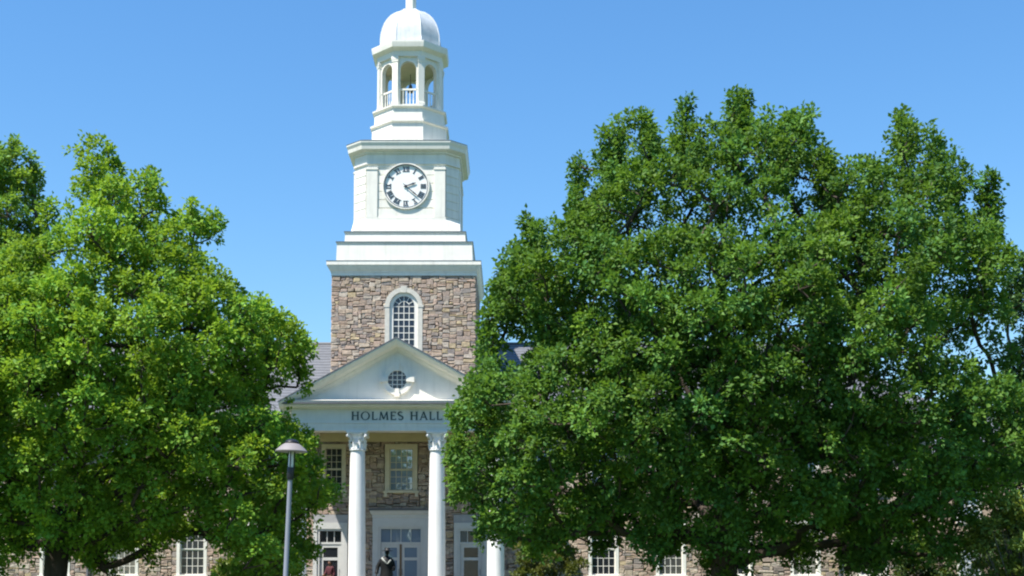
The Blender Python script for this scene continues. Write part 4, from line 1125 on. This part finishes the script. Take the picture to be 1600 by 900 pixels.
OAK = [(-8.33, 4.2), (-7.93, 4.6), (-8.33, 5.0), (-8.08, 5.9), (-8.23, 6.7), (-7.93, 7.4), (-7.63, 7.7), (-7.13, 7.9), (-6.1, 8.0), (-5.8, 8.4), (-5.75, 9.0), (-6.5, 9.3), (-7.14, 9.7), (-6.85, 10.2), (-6.75, 10.8), (-6.85, 11.4), (-6.08, 11.8), (-5.69, 12.0), (-5.69, 12.6), (-4.63, 12.6), (-4.54, 13.5), (-3.76, 13.6), (-3.67, 13.65), (-4.54, 13.62), (-4.63, 14.22), (-4.15, 14.72), (-3.86, 15.22), (-3.09, 15.82), (-2.51, 15.42), (-2.12, 15.62), (-1.74, 15.12), (-1.16, 16.12), (-0.68, 15.72), (-0.1, 16.22), (0.5, 16.42), (0.8, 15.92), (1.7, 16.02), (2.1, 15.52), (2.6, 16.02), (2.8, 15.02), (3.2, 14.32), (4.0, 14.52), (4.5, 15.02), (5.1, 15.42), (5.8, 16.22), (5.65, 15.82), (6.15, 14.82), (6.45, 15.22), (6.95, 14.72), (7.25, 13.9), (7.75, 13.9), (7.65, 12.3), (8.05, 11.5), (7.95, 10.8), (7.9, 10.2), (8.0, 9.2), (7.7, 8.4), (7.9, 7.6), (8.2, 6.7), (8.8, 5.7), (8.9, 4.6), (8.3, 3.8), (7.0, 3.8), (6.6, 1.92), (5.7, 1.82), (5.1, 2.32), (3.8, 2.47), (3.0, 2.87), (1.9, 2.22), (1.1, 2.42), (0.5, 2.12), (-0.6, 2.22), (-1.8, 2.57), (-2.7, 2.67), (-3.9, 2.97), (-4.8, 2.32), (-5.8, 2.22), (-6.4, 2.52), (-6.7, 2.92), (-7.0, 2.52), (-7.33, 2.39), (-7.33, 3.7), (-7.93, 3.9)]
OAK_H = [(2.0, 12.1, .6), (2.1, 12.7, .23), (6.2, 7.6, .45), (5.5, 8.1, .28), (6.6, 8.5, .28), (8.3, 8.4, .4), (-1.7, 12.0, .4), (-0.1, 11.4, .5), (2.8, 10.0, .35), (-2.5, 11.5, .15), (-1.3, 7.2, .15), (5.4, 9.6, .23), (8.0, 10.9, .27)]
tree('oak_tree', 'large dark green spreading tree standing right of the clock tower', (6.33, 40, 0), OAK, 5.8, OAK_H, .40,
     [(0, 0, 0), (.02, 0, 2.6), (.0, .1, 5.0), (-.2, .2, 8.0), (.1, .1, 11.0), (.2, 0, 13.5)], M['leaf_oak'], M['bark'], (.088, .182, .032), 11, 760, 60, 22, .130, gap=.86, droop=13,
     limbs=[(4.2, (2.5, -1.0, 7.0), (4.6, -1.5, 9.5), (5.8, -1, 13.5)), (4.4, (-2.6, -1.2, 7.2), (-4.6, -1.5, 9.5), (-5.2, -1, 11.5)), (5.0, (1.6, 1.2, 9), (2.6, 1.0, 13.0)), (4.6, (-1.5, 1.0, 8.5), (-2.8, .5, 12.5)), (4.0, (.5, -2.2, 6.4), (.8, -4.2, 9.0)), (4.0, (.3, 2.6, 6.6), (-.5, 4.5, 9.5)), (3.9, (4.0, 1.5, 5.6), (7.0, 1.0, 6.0)), (3.9, (-4.0, 1.4, 5.6), (-7.0, .5, 5.8))])
LIN = [(-5.2, 11.6), (-4.1, 12.2), (-2.8, 12.2), (-1.6, 12.25), (-0.6, 12.45), (-0.05, 13.35), (0.3, 13.95), (0.6, 15.05), (1.3, 15.55), (1.8, 15.15), (2.1, 14.35), (2.9, 14.65), (3.6, 14.05), (3.3, 13.45), (4.1, 13.2), (4.8, 13.3), (5.0, 12.3), (4.6, 11.7), (5.2, 11.5), (6.2, 10.9), (6.7, 10.2), (7.85, 9.7), (7.95, 9.2), (7.35, 8.8), (7.75, 8.1), (6.5, 7.6), (6.2, 7.1), (7.1, 6.9), (7.6, 6.6), (7.9, 5.9), (8.0, 5.2), (8.7, 4.6), (8.5, 4.0), (7.6, 3.7), (7.9, 2.49), (7.7, 1.99), (6.9, 1.39), (5.9, 1.29), (5.3, 1.59), (5.1, 2.59), (4.4, 3.6), (3.8, 2.89), (2.8, 2.69), (2.2, 2.59), (1.7, 2.39), (1.1, 2.19), (0.2, 2.49), (-0.5, 2.19), (-1.3, 2.39), (-2.5, 2.19), (-4.1, 2.39), (-5.6, 3.9), (-6.3, 6.9), (-6.0, 10.0)]
LIN_H = [(3.3, 12.5, .2), (0.4, 12.1, .2), (0.1, 6.1, .28), (4.7, 12.0, .16), (0.7, 10.8, .18), (5.0, 9.1, .2)]
tree('linden_tree', 'bright yellow-green tree behind the lamp post, left of the portico', (-14.25, 42, 0), LIN, 5.4, LIN_H, .36,
     [(0, 0, 0), (.05, 0, 2.6), (.3, 0, 5.0), (.6, .1, 8.0), (1.0, 0, 11.0), (1.3, 0, 13.5)], M['leaf_lime'], M['bark'], (.172, .312, .036), 23, 740, 60, 22, .132, gap=.84, droop=8,
     limbs=[(3.0, (2.6, -1.0, 5.5), (4.8, -1.0, 8.2), (6.6, -.5, 9.6)), (3.4, (-2.2, -.8, 6.5), (-3.8, -.5, 10)), (5.0, (2.4, .6, 8.8), (3.8, .5, 12.0)), (3.0, (.2, -2.6, 5.6), (.8, -4.0, 8.4)), (3.2, (0, 2.6, 6.0), (-.4, 4.0, 9.0)), (3.6, (3.6, 1.0, 5.0), (6.8, .6, 5.4))])
FARL = [(-3.4, 16.3), (-2.4, 18.1), (-1.2, 18.7), (-0.2, 19.0), (0.6, 19.1), (1.2, 19.1), (1.8, 18.6), (2.5, 18.6), (2.7, 17.7), (2.3, 16.7), (2.9, 15.9), (3.2, 14.5), (3.2, 12.4), (2.5, 10.4), (1.6, 8.2), (-0.3, 5.7), (-2.9, 6.4), (-4.5, 10.4), (-4.3, 14.0)]
tree('maple_tree', 'tall fresh green tree cut off by the left edge, behind the bright tree', (-21.2, 52, 0), FARL, 3.6, [], .3,
     [(0, 0, 0), (0, 0, 4), (-.2, 0, 8.0), (-.3, .1, 12.0), (-.2, 0, 16.5)], M['leaf_lime'], M['bark_grey'], (.135, .265, .045), 37, 330, 56, 20, .14)
FARR = [(-2.8, 13.5), (-2.3, 14.2), (-1.7, 14.5), (-0.6, 15.2), (0.9, 15.7), (2.5, 14.7), (3.7, 12.3), (4.0, 8.6), (3.2, 5.3), (1.2, 3.4), (-1.2, 3.1), (-2.8, 4.3), (-3.4, 6.2), (-2.9, 7.9), (-3.6, 8.6), (-2.3, 9.1), (-2.6, 10.1), (-2.1, 11.3), (-2.6, 12.3)]
tree('ash_tree', 'blue-green tree cut off by the right edge, beside the large dark tree', (21.6, 50, 0), FARR, 3.6, [], .28,
     [(0, 0, 0), (0, 0, 3), (.2, 0, 6.0), (.3, .1, 10.0), (.3, 0, 13.0)], M['leaf_far'], M['bark_grey'], (.07, .155, .045), 41, 300, 56, 20, .14)

def shrub(name, label, loc, rx, ry, h, tint, seed, n, ln=.125, group='shrubs along the hall front'):
    rs = np.random.RandomState(seed); t = empty(name, label, 'shrub', loc, 0, group)
    Cs, Rs = [], []
    for k in range(n):
        a = rs.random() * 2 * PI; u = math.sqrt(rs.random()); z = rs.uniform(.15, 1)
        w = math.sqrt(max(0, 1 - (z - .35) ** 2 / .55)); r = rs.uniform(.22, .42)
        Cs.append((rx * u * w * math.cos(a), ry * u * w * math.sin(a), max(r * .6, z * h - r * .5))); Rs.append(r)
    C, R = np.array(Cs), np.array(Rs)
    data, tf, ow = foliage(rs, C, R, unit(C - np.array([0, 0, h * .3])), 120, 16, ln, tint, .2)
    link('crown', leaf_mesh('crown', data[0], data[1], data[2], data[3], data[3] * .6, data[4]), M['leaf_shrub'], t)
    mb = MB()
    for c in C:
        mb.tube([(c[0] * .12, c[1] * .12, 0), (c[0] * .5, c[1] * .5, c[2] * .55), tuple(c)], [.03, .02, .01], 4)
    mb.build('stems', M['bark_grey'], t)
shrub('shrub', 'tall olive-green shrub beside the right end column of the portico', (1.6, 57.5, 0), 1.5, 1.2, 4.4, (.085, .105, .022), 51, 64)
shrub('shrub', 'yellow-green shrub at the right edge of the picture under the dark tree', (13.9, 36.5, 0), 1.45, 1.2, 3.9, (.16, .22, .045), 52, 64)
shrub('shrub', 'low bright shrub against the stone wall between left window and portico', (-12.6, 60.5, 0), .75, .7, 2.75, (.10, .16, .02), 53, 26)
shrub('shrub', 'dark green shrub left of the lamp post', (-10.6, 57.0, 0), 1.3, 1.0, 3.3, (.035, .07, .018), 54, 44)
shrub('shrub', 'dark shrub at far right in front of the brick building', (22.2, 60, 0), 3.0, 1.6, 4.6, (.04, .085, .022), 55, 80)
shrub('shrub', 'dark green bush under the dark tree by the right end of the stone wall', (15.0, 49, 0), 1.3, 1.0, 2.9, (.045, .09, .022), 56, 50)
